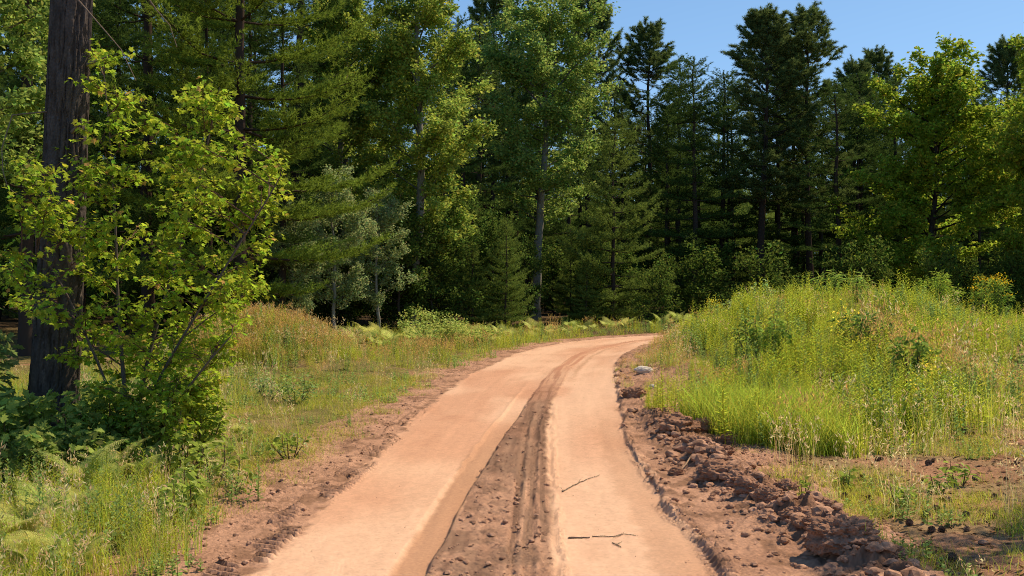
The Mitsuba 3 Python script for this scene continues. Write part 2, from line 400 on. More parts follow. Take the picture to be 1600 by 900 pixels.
def ground_colour(p, n, uv):
    grain = fbm(p.x * 40, p.y * 40, 1.0, 2)
    soil = mix((0.19, 0.105, 0.06), (0.33, 0.19, 0.115), fbm(p.x * 2.2, p.y * 2.2, 4.0, 3)) * (0.7 + 0.6 * grain)
    litter = mix((0.17, 0.12, 0.06), (0.28, 0.21, 0.11), noise(p.x * 26, p.y * 26, 3.0))
    soil = mix(soil, litter, smoothstep(0.34, 0.56, fbm(p.x * 1.7 + 9, p.y * 1.7, 6.0, 4)) * 0.75)
    turf = mix((0.09, 0.085, 0.03), (0.2, 0.16, 0.065), fbm(p.x * 3.1, p.y * 3.1, 8.0, 4)) * (0.7 + 0.6 * grain)
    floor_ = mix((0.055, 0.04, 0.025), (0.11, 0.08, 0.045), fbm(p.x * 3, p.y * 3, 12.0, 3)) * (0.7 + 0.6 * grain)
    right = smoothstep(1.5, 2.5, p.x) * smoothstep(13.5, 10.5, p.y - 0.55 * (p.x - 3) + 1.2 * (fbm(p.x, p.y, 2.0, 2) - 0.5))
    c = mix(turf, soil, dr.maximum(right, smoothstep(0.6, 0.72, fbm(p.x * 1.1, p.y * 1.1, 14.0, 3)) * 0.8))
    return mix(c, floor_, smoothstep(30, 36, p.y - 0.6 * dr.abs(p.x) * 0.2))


scene['ground_material'] = {'type': 'twosided', 'bsdf': {'type': 'bumpmap', 'arbitrary': mikit.proc(lambda p, n, uv: fbm(p.x * 45, p.y * 45, 1.0, 2), eps=0.005), 'scale': 0.008,
                                                          'bsdf': {'type': 'diffuse', 'reflectance': mikit.proc(ground_colour)}}}
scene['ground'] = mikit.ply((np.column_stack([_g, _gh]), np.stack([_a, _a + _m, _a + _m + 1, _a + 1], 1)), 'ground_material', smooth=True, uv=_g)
tag('ground', 'rolling sandy forest ground with mounds either side of the road', None, None, 'structure')


# ------------------------------------------------------------------ foliage pieces
def needles(P, D, n, length, width, spread, rng, col, jit=0.18):
    """n thin needles at each tuft P along D."""
    m = len(P)
    d = unit(D[:, None] + spread * rng.normal(size=(m, n, 3)))
    l = length * rng.uniform(0.75, 1.2, (m, n, 1))
    w = unit(np.cross(d, rng.normal(size=(m, n, 3)))) * width / 2
    b = P[:, None] + 0.0 * d
    v = np.stack([b - w, b + w, b + d * l], 2).reshape(-1, 3)
    f = np.arange(len(v)).reshape(-1, 3)
    c = np.asarray(col) * (1 + jit * rng.normal(size=(m, 1, 1)) + 0.1 * rng.normal(size=(m, n, 1)))
    c = np.repeat(np.clip(np.broadcast_to(c, (m, n, 3)), 0.002, 1).reshape(-1, 3), 3, 0)
    return v, f, c


def leaf_template(kind):
    """(vertices, triangles) of a leaf 1 long lying along +y, its face up."""
    if kind == 'diamond':
        v = [(0, 0, 0), (0.36, 0.45, 0.1), (0, 1, -0.04), (-0.36, 0.45, 0.1)]
        return np.array(v, float), np.array([(0, 1, 2), (0, 2, 3)])
    if kind == 'lance':
        v = [(0, 0, 0), (0.11, 0.4, 0.04), (0, 1, -0.12), (-0.11, 0.4, 0.04)]
        return np.array(v, float), np.array([(0, 1, 2), (0, 2, 3)])
    if kind == 'oval':
        o = [(0.2, 0.16), (0.3, 0.42), (0.22, 0.72)]
        v = [(0, 0, 0), (0, 0.45, -0.03), (0, 1, -0.12)] + [(x, y, 0.09) for x, y in o] + [(-x, y, 0.09) for x, y in o]
        return np.array(v, float), np.array([(0, 3, 1), (3, 4, 1), (4, 5, 1), (5, 2, 1), (0, 1, 6), (6, 1, 7), (7, 1, 8), (8, 1, 2)])
    if kind == 'maple':
        o = [(0.42, 0.12), (0.32, 0.31), (0.55, 0.62), (0.2, 0.58)]
        out = [(0, 0)] + o + [(0, 1)] + [(-x, y) for x, y in o[::-1]]
        v = [(0, 0.33, -0.02)] + [(x, y, 0.16 * abs(x) - 0.12 * y * y) for x, y in out]
        n = len(out)
        return np.array(v, float), np.array([(0, 1 + i, 1 + (i + 1) % n) for i in range(n)])
    if kind == 'oak':
        o = [(0.08, 0.12), (0.24, 0.2), (0.14, 0.33), (0.36, 0.46), (0.2, 0.58), (0.34, 0.74), (0.14, 0.82)]
        out = [(0, 0)] + o + [(0, 1)] + [(-x, y) for x, y in o[::-1]]
        v = [(0, 0.45, -0.02)] + [(x, y, 0.2 * abs(x) - 0.15 * y * y) for x, y in out]
        n = len(out)
        return np.array(v, float), np.array([(0, 1 + i, 1 + (i + 1) % n) for i in range(n)])


def leaves(kind, P, A, N, size, col):
    """Leaves at P, pointing along A, facing N."""
    tv, tf = leaf_template(kind)
    A = unit(A)
    S = unit(np.cross(A, N))
    N = np.cross(S, A)
    size = np.broadcast_to(size, (len(P),))
    v = P[:, None] + size[:, None, None] * (tv[None, :, :1] * S[:, None] + tv[None, :, 1:2] * A[:, None] + tv[None, :, 2:] * N[:, None])
    f = (tf[None] + (np.arange(len(P)) * len(tv))[:, None, None]).reshape(-1, 3)
    c = np.repeat(np.broadcast_to(col, (len(P), 3)), len(tv), 0)
    return v.reshape(-1, 3), f, c


def vary(rng, base, n, lum=0.2, hue=0.08):
    b = np.asarray(base)[None] * (1 + lum * rng.normal(size=(n, 1)))
    b = b * (1 + hue * rng.normal(size=(n, 3)) * [1.3, 0.5, 1.0])
    return np.clip(b, 0.004, 0.9)


def curve(p0, p1, sag, n=6):
    u = np.linspace(0, 1, n)[:, None]
    return p0 + (p1 - p0) * u + np.asarray(sag) * (4 * u * (1 - u))


# ------------------------------------------------------------------ trees
BARK_PINE, BARK_DARK, BARK_PALE = (0.06, 0.045, 0.036), (0.06, 0.047, 0.038), (0.24, 0.23, 0.19)


def trunk_curve(rng, H, n=14, wob=0.12):
    z = np.linspace(-0.3, H, n)
    return np.column_stack([np.cumsum(rng.normal(0, wob, n)) * 0.35, np.cumsum(rng.normal(0, wob, n)) * 0.35, z]) * [1, 1, 1] - [0, 0, 0]


def conifer(seed, H=14, R=3.0, base=0.12, whorl=0.42, per=5, kind='white', col=(0.075, 0.115, 0.03), dens=1.0, power=0.8):
    rng = np.random.default_rng(seed)
    wood, crown = Mesh(), Mesh()
    tc = trunk_curve(rng, H)
    tc[:, :2] -= tc[0, :2]
    tr = 0.0105 * H * np.clip(1 - (tc[:, 2] / H), 0, 1) ** 0.85 + 0.012
    tr[0] *= 1.25
    wood.tube(tc, tr, 9, BARK_PINE)
    TP, TD = [], []
    z = H * base
    while z < H - 0.25:
        f = (z - H * base) / (H * (1 - base))
        cx = np.array([np.interp(z, tc[:, 2], tc[:, 0]), np.interp(z, tc[:, 2], tc[:, 1]), z])
        k = max(3, int(rng.normal(per, 1)))
        a0 = rng.uniform(0, 2 * np.pi)
        for b in range(k):
            if kind == 'red' and rng.random() < 0.1:
                continue
            az = a0 + 2 * np.pi * b / k + rng.normal(0, 0.25)
            if kind == 'white':
                shape = (1 - f) ** power * (0.55 + 0.45 * min(1, f / 0.25 + 0.2))
                L = R * shape * rng.uniform(0.6, 1.2) + 0.25
                el = math.radians(-6 + 46 * f ** 1.3 + rng.normal(0, 6))
                lift = 0.16
            else:
                shape = math.sin(math.pi * min(1, 0.22 + 0.75 * f)) ** 0.8
                L = R * shape * rng.uniform(0.55, 1.15) + 0.15
                el = math.radians(2 + 45 * f + rng.normal(0, 9))
                lift = 0.22
            h = np.array([math.cos(az), math.sin(az), 0])
            u = np.linspace(0, 1, 6)[:, None]
            pts = cx + h * L * u * math.cos(el) + np.array([0, 0, 1]) * L * (math.sin(el) * u + lift * u ** 2 - 0.06 * np.sin(np.pi * u)) + rng.normal(0, 0.02 * L, (6, 3)) * u
            wood.tube(pts, np.linspace(0.009 * L + 0.008, 0.004, 6), 4, BARK_DARK)
            side = np.array([-h[1], h[0], 0])
            if kind == 'white':
                m = max(6, int(L * 17 * dens))
                for q in range(m):
                    uu = 0.14 + 0.86 * (q + rng.random()) / m
                    b0 = np.array([np.interp(uu, u[:, 0], pts[:, i]) for i in range(3)])
                    sl = (0.5 * L * (1 - uu) + 0.22) * rng.uniform(0.5, 1.1)
                    sd = unit(h * rng.uniform(0.5, 1.0) + side * rng.choice([-1, 1]) * rng.uniform(0.4, 1.0) + np.array([0, 0, rng.normal(0.1, 0.07)]))
                    nt = max(2, int(sl / 0.085))
                    w = (np.arange(nt) + rng.random()) / nt
                    TP.append(b0 + sd * (sl * w)[:, None] + rng.normal(0, 0.025, (nt, 3)) + np.array([0, 0, 0.12]) * (w ** 2)[:, None])
                    TD.append(np.tile(sd * 0.8 + np.array([0, 0, 0.35]), (nt, 1)))
            else:
                m = max(5, int(L * 7.5 * dens))
                ends = []
                for q in range(m):
                    uu = 0.35 + 0.65 * (q + rng.random()) / m
                    b0 = np.array([np.interp(uu, u[:, 0], pts[:, i]) for i in range(3)])
                    sl = (0.35 * L * (1 - uu) + 0.25) * rng.uniform(0.6, 1.2)
                    sd = unit(h * rng.uniform(0.2, 1.0) + side * rng.normal(0, 0.9) + np.array([0, 0, rng.uniform(-0.05, 0.9)]))
                    ends.append((b0, sd, sl))
                ends.append((pts[-2], unit(pts[-1] - pts[-2] + [0, 0, 0.03]), 0.4))
                for b0, sd, sl in ends:
                    wood.tube(np.array([b0, b0 + sd * sl]), [0.008, 0.005], 3, BARK_DARK)
                    nt = 7
                    w = np.linspace(max(0.0, 1 - 0.3 / sl), 1.0, nt)
                    TP.append(b0 + sd * (sl * w)[:, None] + rng.normal(0, 0.012, (nt, 3)))
                    TD.append(np.tile(sd * 0.75, (nt, 1)))
        z += whorl * rng.uniform(0.75, 1.25) * (1.0 if f < 0.68 else 0.5)
    # bare dead stubs under the crown
    for q in range(int(H * base * 2.2)):
        zz = rng.uniform(0.12, 1) * H * base
        az = rng.uniform(0, 2 * np.pi)
        L = rng.uniform(0.3, 1.5)
        p0 = np.array([np.interp(zz, tc[:, 2], tc[:, 0]), np.interp(zz, tc[:, 2], tc[:, 1]), zz])
        wood.tube(curve(p0, p0 + np.array([math.cos(az) * L, math.sin(az) * L, rng.normal(0, 0.2)]), [0, 0, -0.06], 4), np.linspace(0.012, 0.003, 4), 3, BARK_DARK)
    top = np.column_stack([np.full(12, tc[-1, 0]), np.full(12, tc[-1, 1]), np.linspace(H - 0.5, H + 0.05, 12)])
    TP.append(top)
    TD.append(np.tile([0, 0, 0.8], (12, 1)))
    P, D = np.vstack(TP), np.vstack(TD)
    if kind == 'white':
        v, f, c = needles(P, D, 9, 0.125, 0.021, 0.42, rng, col)
    else:
        v, f, c = needles(P, D, 13, 0.16, 0.026, 0.75, rng, col)
    crown.add(v, f, c)
    return wood, crown


def broadleaf(seed, H=13, R=2.2, base=0.3, n_br=42, leaf=0.075, n_leaf=17000, col=(0.075, 0.12, 0.03), bark=BARK_PALE, kind='diamond', shape='aspen', up=0.45, rt=0.0105, col2=None, forks=0):
    rng = np.random.default_rng(seed)
    wood, crown = Mesh(), Mesh()
    tc = trunk_curve(rng, H * 0.97, wob=0.16)
    tc[:, :2] -= tc[0, :2]
    tr = rt * H * np.clip(1 - tc[:, 2] / (H * 1.02), 0, 1) ** 0.8 + 0.01
    tr[0] *= 1.3
    wood.tube(tc, tr, 9, bark)
    tips = []
    for q in range(n_br):
        f = (q + rng.random()) / n_br
        f = f ** 0.9
        z = H * (base + (0.96 - base) * f)
        cx = np.array([np.interp(z, tc[:, 2], tc[:, 0]), np.interp(z, tc[:, 2], tc[:, 1]), z])
        az = q * 2.399 + rng.normal(0, 0.4)
        if shape == 'aspen':
            L = R * (math.sin(math.pi * (0.2 + 0.72 * f)) ** 0.8) * rng.uniform(0.55, 1.2)
            el = math.radians(rng.uniform(15, 45) + 20 * f)
        else:
            L = R * (math.sin(math.pi * (0.26 + 0.66 * f)) ** 0.6) * rng.uniform(0.6, 1.15)
            el = math.radians(rng.uniform(5, 35) + 35 * f)
        L = max(L, 0.35)
        e = cx + L * np.array([math.cos(az) * math.cos(el), math.sin(az) * math.cos(el), math.sin(el)])
        br = curve(cx, e, [0, 0, 0.06 * L * rng.normal()], 6)
        wood.tube(br, np.linspace(0.012 * L + 0.008, 0.004, 6), 4, np.array(bark) * 0.6)
        nt = max(4, int(L * 5.5))
        for k in range(nt):
            uu = 0.25 + 0.75 * (k + rng.random()) / nt
            b0 = np.array([np.interp(uu, np.linspace(0, 1, 6), br[:, i]) for i in range(3)])
            sd = unit(unit(e - cx) * 0.6 + rng.normal(0, 0.65, 3) + [0, 0, 0.15])
            sl = (0.32 * L * (1 - 0.6 * uu) + 0.2) * rng.uniform(0.5, 1.15)
            tips.append((b0, sd, sl))
    w = np.array([t[2] for t in tips]) * rng.uniform(0.25, 1.6, len(tips))
    cnt = np.maximum(2, (n_leaf * w / w.sum()).astype(int))
    P, A = [], []
    for (b0, sd, sl), k in zip(tips, cnt):
        wood.tube(np.array([b0, b0 + sd * sl]), [0.005, 0.002], 3, np.array(bark) * 0.45)
        a = rng.random((k, 1)) ** 0.7
        P.append(b0 + sd * sl * a + rng.normal(0, 0.075 + 0.05 * sl, (k, 3)))
        A.append(unit(sd * 0.5 + rng.normal(0, 0.8, (k, 3)) - [0, 0, 0.35]))
    P, A = np.vstack(P), np.vstack(A)
    N = unit(rng.normal(0, 0.75, (len(P), 3)) + [0, 0, up])
    c = vary(rng, col, len(P), 0.22, 0.1)
    if col2 is not None:
        c = np.where(rng.random((len(P), 1)) < 0.12, vary(rng, col2, len(P)), c)
    crown.add(*leaves(kind, P, A, N, leaf * rng.uniform(0.65, 1.2, len(P)), c))
    return wood, crown


SPECIES = {}


def species(name, made, needle):
    wood, crown = made
    SPECIES[name] = (proto(name + '_trunk', wood.ply('wood_material', True)), proto(name + '_crown', crown.ply('needle_material' if needle else 'leaf_material')))


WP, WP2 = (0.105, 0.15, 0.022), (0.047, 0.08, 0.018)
species('white_a', conifer(1, 15, 3.9, 0.1, 0.8, 5, 'white', WP), True)
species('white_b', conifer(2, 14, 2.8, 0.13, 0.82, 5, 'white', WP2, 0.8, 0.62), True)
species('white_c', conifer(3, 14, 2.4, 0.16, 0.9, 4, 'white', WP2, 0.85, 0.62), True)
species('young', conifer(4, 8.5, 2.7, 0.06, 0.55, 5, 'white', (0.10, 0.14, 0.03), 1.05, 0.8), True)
species('red_a', conifer(5, 15, 2.1, 0.34, 0.42, 5, 'red', (0.075, 0.105, 0.03)), True)
species('red_b', conifer(6, 15, 1.9, 0.38, 0.42, 5, 'red', (0.075, 0.105, 0.032)), True)
species('aspen_a', broadleaf(7, 14, 3.0, 0.27, 58, 0.115, 48000, (0.14, 0.195, 0.045)), False)
species('aspen_b', broadleaf(8, 13, 2.3, 0.1, 58, 0.11, 46000, (0.15, 0.198, 0.038), col2=(0.17, 0.2, 0.03)), False)
species('poplar', broadleaf(9, 7.5, 2.1, 0.16, 36, 0.11, 17000, (0.16, 0.2, 0.085), up=0.9), False)
species('oak_a', broadleaf(10, 12.5, 3.6, 0.12, 66, 0.165, 46000, (0.145, 0.2, 0.022), BARK_DARK, 'diamond', 'oak', 0.6, col2=(0.2, 0.2, 0.03)), False)
species('oak_b', broadleaf(11, 12, 3.2, 0.10, 58, 0.16, 40000, (0.15, 0.2, 0.022), BARK_DARK, 'diamond', 'oak', 0.6, col2=(0.2, 0.19, 0.03)), False)
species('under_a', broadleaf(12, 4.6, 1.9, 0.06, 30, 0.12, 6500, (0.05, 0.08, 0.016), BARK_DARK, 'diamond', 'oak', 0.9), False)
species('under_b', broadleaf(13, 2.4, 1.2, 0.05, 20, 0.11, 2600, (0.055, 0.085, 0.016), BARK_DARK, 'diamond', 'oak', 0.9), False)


def tree(name, sp, u, d, top=None, h=None, rot=0.0, wide=1.0, label=None, group=None, category='tree', x=None):
    """A tree whose foot stands at column u, d metres away; top: the row of its tip in the photograph, or h: its height."""
    xx = X(u, d) if x is None else x
    z0 = hz(xx, d) - 0.05
    nat = {'white_a': 15, 'white_b': 14, 'white_c': 14, 'young': 8.5, 'red_a': 15, 'red_b': 15, 'aspen_a': 14, 'aspen_b': 13, 'poplar': 7.5, 'oak_a': 12.5, 'oak_b': 12, 'under_a': 4.6, 'under_b': 2.4}[sp]
    if h is None:
        h = CAM_Z + (440 - top) / FPX * d - z0
    sz = h / nat
    key = numbered(name)
    m = mat(xx, d, z0, rot, (0.5 * sz + 0.5 if sp[:3] == 'red' else sz) * wide, sz)
    tag(key, label, category, group)
    inst(key + '__trunk', SPECIES[sp][0], m)
    inst(key + '__crown', SPECIES[sp][1], m)
    return key


# front trees, from the left
tree('white_pine', 'white_a', 372, 27.5, h=16.5, rot=0.4, label='broad soft-needled pine with bright plumes rising behind the small maple')
tree('white_pine', 'white_b', 232, 30, h=17, rot=1.4, label='dark tall pine between the thick trunk and the broad bright pine')
tree('white_pine', 'white_b', 40, 24, h=15, rot=2.2, label='dark pine behind the thick trunk at the edge of the picture')
tree('white_pine', 'white_c', 455, 36, h=18, rot=3.2, label='tall pine behind the glossy poplar and the broad bright pine')
tree('hardwood_tree', 'aspen_a', -60, 21, h=13, rot=0.3, wide=1.3, label='leafy hardwood beyond the thick trunk with blue sky behind its leaves')
tree('poplar', 'poplar', 523, 31, top=268, rot=0.6, label='tallest glossy silvery poplar, its pale stem bare below, between its two neighbours')
tree('poplar', 'poplar', 590, 33, top=300, rot=2.6, wide=1.1, label='second glossy silvery poplar, lower and nearer the bright aspen')
tree('poplar', 'poplar', 455, 29.5, top=318, rot=4.4, label='silvery poplar sapling just behind the tan grassy mound')
tree('aspen', 'aspen_b', 548, 37, top=-25, rot=0.2, wide=1.2, label='slender pale aspen beside the broad bright pine')
tree('aspen', 'aspen_b', 645, 36, top=-60, rot=2.5, wide=1.3, label='bright yellow-green aspen, its leaves hanging low over the ferns')
tree('aspen', 'aspen_a', 838, 46, top=-22, rot=1.0, wide=1.3, label='pale-barked aspen with a bare straight lower stem and rounded crown')
tree('red_pine', 'red_a', 768, 58, top=-40, rot=0.5, label='dark pine seen between the two large aspens')
tree('red_pine', 'red_b', 925, 60, top=-10, rot=1.9, wide=1.1, label='dark pine directly behind the rounded aspen crown')
tree('red_pine', 'red_a', 1013, 63, top=46, rot=2.9, wide=1.2, label='pointed dark pine standing alone against the sky, near the middle')
tree('young_pine', 'young', 958, 43, top=185, rot=0.8, wide=1.0, label='young full pine with sunlit tiers of branches beside the road bend')
tree('white_pine', 'white_b', 1085, 50, top=92, rot=2.0, wide=1.25, label='dark pine beside the young full pine, past the road bend')
tree('red_pine', 'red_b', 1192, 52, top=22, rot=0.1, wide=1.3, label='first of the tall pair of dark pines with long bare trunks behind the mound')
tree('red_pine', 'red_a', 1268, 53, top=24, rot=4.1, wide=1.2, label='second of the tall pair of dark pines, nearer the broad oak')
tree('red_pine', 'red_a', 1215, 60, top=60, rot=3.1, wide=1.0, label='slim pine trunk standing between the tall pair of dark pines')
tree('white_pine', 'white_c', 1312, 49, top=128, rot=1.1, wide=1.4, label='soft green pine between the tall pair and the broad oak')
tree('red_pine', 'red_b', 1340, 66, top=102, rot=2.6, wide=1.1, label='distant pine top just past the tall pair')
tree('red_pine', 'red_a', 1372, 68, top=88, rot=5.0, wide=1.1, label='small pointed pine top against the sky beside the broad oak')
tree('oak_tree', 'oak_a', 1452, 47, top=104, rot=0.7, wide=1.3, label='broad yellow-green oak rising over the weedy mound')
tree('oak_tree', 'oak_b', 1655, 43, top=95, rot=2.4, wide=1.15, label='yellow-green oak cut by the edge of the picture')
tree('red_pine', 'red_b', 1575, 66, top=68, rot=1.0, wide=1.2, label='dark pine top peeping over the two oaks')
tree('oak_tree', 'oak_b', 1700, 40, h=12, rot=4.0, label='oak just beyond the edge of the picture')

for _u, _d0, _top, _l in [(1345, 58, 116, 'dense pine filling the gap just past the soft green pine'), (1398, 60, 122, 'dense pine against the near side of the broad oak'), (1060, 56, 96, 'dense pine behind the young full pine, by the lone pointed one'),
                           (1130, 57, 112, 'dense pine just before the tall pair'), (1520, 56, 128, 'dense pine between the two oaks, behind them'), (1565, 57, 150, 'lower dense pine between the two oaks'), (1240, 58, 70, 'dense pine filling the space behind the tall pair')]:
    tree('white_pine', 'white_b', _u, _d0, top=_top, rot=_u, wide=1.3, label=_l)
rng = np.random.default_rng(77)
DEEP, CROWD = [], []


def crowd(n, u0, u1, d0, d1, kinds, tops, label, group, name, min_gap, hmin=0):
    k = tries = 0
    while k < n and tries < n * 60:
        tries += 1
        u, d = rng.uniform(u0, u1), rng.uniform(d0, d1)
        x = X(u, d)
        if name == 'understory_tree' and u > 1060 and d < 50:
            continue
        if any((x - a) ** 2 + (d - b) ** 2 < min_gap ** 2 for a, b in DEEP):
            continue
        top = np.interp(u, tops[0], tops[1]) + rng.uniform(0, 70)
        h = CAM_Z + (440 - top) / FPX * d - 0.2
        DEEP.append((x, d))
        CROWD.append((u, d, label, name))
        CROWD[-1] += (tree(name, kinds[rng.integers(len(kinds))], u, d, h=h, rot=rng.uniform(0, 6.28), wide=rng.uniform(0.9, 1.2), label=label, group=group),)
        k += 1


SKYLINE = ([-600, 580, 640, 760, 940, 985, 1060, 1130, 1200, 1290, 1340, 1420, 1520, 1600, 2000], [-120, -80, 20, 10, 40, 110, 100, 120, 70, 95, 120, 145, 160, 120, 100])
crowd(40, -350, 760, 40, 66, ['white_b', 'white_c', 'white_c'], SKYLINE, 'dark pine among the crowded trunks of the deep forest', 'pines deep in the forest', 'forest_pine', 2.1)
crowd(28, 700, 1750, 58, 86, ['white_b', 'white_c', 'white_b'], SKYLINE, 'dark pine among the crowded trunks of the deep forest', 'pines deep in the forest', 'forest_pine', 2.3)
crowd(30, 720, 1700, 54, 76, ['white_b', 'white_b'], (SKYLINE[0], [v + 25 for v in SKYLINE[1]]), 'dark pine', 'pines deep in the forest', 'forest_pine', 1.6)
crowd(14, -250, 460, 29, 40, ['white_b', 'white_c'], ([-600, 2000], [-100, -100]), 'dark pine among the crowded trunks of the deep forest', 'pines deep in the forest', 'forest_pine', 1.9)
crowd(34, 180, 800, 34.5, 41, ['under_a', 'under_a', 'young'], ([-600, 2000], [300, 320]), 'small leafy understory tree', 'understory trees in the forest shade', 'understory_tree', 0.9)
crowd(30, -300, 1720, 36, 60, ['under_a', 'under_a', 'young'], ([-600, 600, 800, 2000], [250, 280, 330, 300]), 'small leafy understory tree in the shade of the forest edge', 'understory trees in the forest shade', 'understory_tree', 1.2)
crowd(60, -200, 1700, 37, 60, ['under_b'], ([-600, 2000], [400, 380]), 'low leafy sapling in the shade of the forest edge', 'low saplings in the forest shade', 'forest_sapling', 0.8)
LANDMARKS = [(-250, 'the picture edge'), (60, 'the thick trunk'), (232, 'the small maple'), (372, 'the broad bright pine'), (523, 'the silvery poplar'), (640, 'the bright low-hanging aspen'), (768, 'the gap between the aspens'), (838, 'the round-crowned aspen'), (958, 'the young full pine'),
             (1082, 'the dark pine at the road bend'), (1192, 'the tall pine pair'), (1312, 'the soft green pine'), (1455, 'the broad oak'), (1625, 'the oak cut by the frame')]
ORD = 'first second third fourth fifth sixth seventh eighth ninth tenth eleventh twelfth thirteenth fourteenth fifteenth sixteenth seventeenth eighteenth nineteenth twentieth'.split()
_seen = {}
for _u, _d0, _l, _n, _k in sorted(CROWD, key=lambda q: q[1]):
    _w = min(LANDMARKS, key=lambda q: abs(q[0] - _u))[1]
    _c = _seen[(_n, _w)] = _seen.get((_n, _w), -1) + 1
    _what = {'forest_pine': 'dark forest pine', 'understory_tree': 'shaded leafy tree', 'forest_sapling': 'low leafy sapling'}[_n]
    labels[_k]['label'] = f'{ORD[min(_c, 19)]} {_what} back from the road behind {_w}'
# pines beside the road beyond the frame, whose shadows fall into it
tree('white_pine', 'white_c', 0, 8.25, h=6.2, x=5.75, rot=0.3, label='pine beside the road, just out of the picture, shading the bare ground')

# the far forest that closes every gap between the trunks: nobody could count it
_k = 0
for _q in range(100):
    _u = -420 + (_q % 70) * 31 + rng.uniform(-15, 15) if _q < 70 else 560 + (_q - 70) * 24 + rng.uniform(-12, 12)
    _dd = rng.uniform(88, 112) if _q < 70 else rng.uniform(74, 88)
    _k += 1
    inst(f'far_forest__{_k:03d}', SPECIES['young'][1], mat(X(_u, _dd), _dd, 0.1, rng.uniform(0, 6), 1.5, rng.uniform(0.85, 1.15) * (2.2 if _u < 620 else 1.45)))
for _q in range(110):
    _u = 380 + _q * 12.5 + rng.uniform(-10, 10)
    _dd = rng.uniform(92, 120)
    _k += 1
    inst(f'far_forest__{_k:03d}', SPECIES['under_a'][1], mat(X(_u, _dd), _dd, -0.2, rng.uniform(0, 6), 1.5, rng.uniform(1.5, 2.3)))
tag('far_forest', 'dense dark far-off wood seen between the trunks', 'forest', None, 'stuff')

# ------------------------------------------------------------------ the thick old pine trunk at the left
def old_pine():
    rng = np.random.default_rng(5)
    key = tag('old_pine', 'thick rough-barked pine trunk standing beside the small maple', 'tree')
    zs = np.concatenate([np.linspace(-0.15, 5.0, 620), np.linspace(5.2, 15, 30)])
    na = 150
    th = np.linspace(0, 2 * np.pi, na, endpoint=False)
    Z, A = np.meshgrid(zs, th, indexing='ij')
    cx = np.interp(zs, [-0.2, 0, 1.0, 2.5, 4.4, 15], [X(72, 10.4), X(76, 10.4), X(88, 10.4), X(100, 10.4), X(113, 10.4), X(150, 10.4)])
    r0 = np.interp(zs, [-0.2, 0, 0.25, 0.7, 2.5, 4.4, 15], [0.42, 0.34, 0.265, 0.22, 0.195, 0.18, 0.04])
    flare = 0.05 * np.exp(-np.clip(Z, 0, 9) / 0.18) * np.cos(5 * A + 1)
    p = np.stack([np.cos(A) * 2.6, np.sin(A) * 2.6, Z * 1.5], -1)
    warp = meshkit.fbm(p * 1.3, 2, 3) - 0.5
    q = np.stack([np.cos(A) * 3.4 + warp, np.sin(A) * 3.4 + warp, Z * 1.15], -1)
    n1 = np.abs(meshkit.fbm(q * [1.5, 1.5, 1], 3, 8) - 0.5)
    n2 = np.abs(meshkit.fbm(q * [3.2, 3.2, 3.2], 2, 9) - 0.5)
    fur = np.exp(-(n1 / 0.045) ** 2)
    fur2 = np.exp(-(n2 / 0.04) ** 2)
    rad = (r0[:, None] + flare + 0.012 * (meshkit.fbm(p * 0.7, 2, 4) - 0.5)) + (0.006 - 0.026 * fur - 0.009 * fur2 + 0.008 * (meshkit.fbm(q * 9, 2, 10) - 0.5)) * smooth(15, 5, Z)
    V = np.stack([cx[:, None] + rad * np.cos(A), 10.4 + rad * np.sin(A), Z + 0.02], -1).reshape(-1, 3)
    n = len(zs)
    i, j = np.meshgrid(np.arange(n - 1), np.arange(na), indexing='ij')
    F = np.stack([i * na + j, i * na + (j + 1) % na, (i + 1) * na + (j + 1) % na, (i + 1) * na + j], -1).reshape(-1, 4)
    scene[key + '__trunk'] = mikit.ply((V, F), 'bark_material', smooth=True)
    for k, (pts, r) in enumerate([([at(117, -6, 10.2), at(140, 20, 10.0), at(166, 50, 9.85), at(190, 78, 9.75), at(213, 126, 9.7)], 0.006),
                                  ([at(228, -8, 9.6), at(247, 18, 9.6), at(266, 40, 9.6), at(277, 74, 9.6)], 0.006),
                                  ([at(3, 232, 10), at(5, 268, 9.95), at(12, 292, 9.9), at(33, 309, 9.9)], 0.005),
                                  ([at(58, 305, 10.2), at(62, 282, 9.9), at(56, 262, 9.8), at(52, 247, 9.8)], 0.004)]):
        m = Mesh()
        if k < 2:
            pts = [np.array([cx[-1] * 0 - 4.1, 10.3, 4.75 + 0.15 * k])] + ([at(190, -60, 9.8)] if k else []) + pts
        elif k == 2:
            pts = [np.array([-4.3, 10.3, 3.3]), at(20, 180, 10.1)] + pts
        else:
            pts = [np.array([-4.32, 10.35, 2.45])] + pts
        m.tube(np.array(pts), np.linspace(r * 1.6, r * 0.45, len(pts)), 5, (0.2, 0.15, 0.11))
        scene[numbered(key + '__twig')] = m.ply('wood_material', True)
    for k, (zz, az, L) in enumerate([(3.05, -0.9, 0.16), (2.2, -2.2, 0.1), (3.7, -0.2, 0.22), (1.5, -1.3, 0.08)]):
        m = Mesh()
        o = np.array([np.interp(zz, zs, cx), 10.4, zz])
        dv = np.array([math.cos(az), math.sin(az), 0.25])
        m.tube(np.array([o + dv * 0.15, o + dv * (0.2 + L * 0.5), o + dv * (0.2 + L) + [0, 0, 0.02]]), [0.022, 0.016, 0.009], 6, (0.2, 0.16, 0.13))
        scene[numbered(key + '__branch_stub')] = m.ply('wood_material', True)
    w, c = conifer(31, 16, 2.4, 0.56, 0.8, 5, 'white', WP2, 0.7)
    wv, wf, wc = w.get()
    scene[key + '__crown'] = mikit.ply((c.get()[0] + [-4.2, 10.4, 0], c.get()[1]), 'needle_material', color=np.clip(c.get()[2] * 2.0, 0, 1))


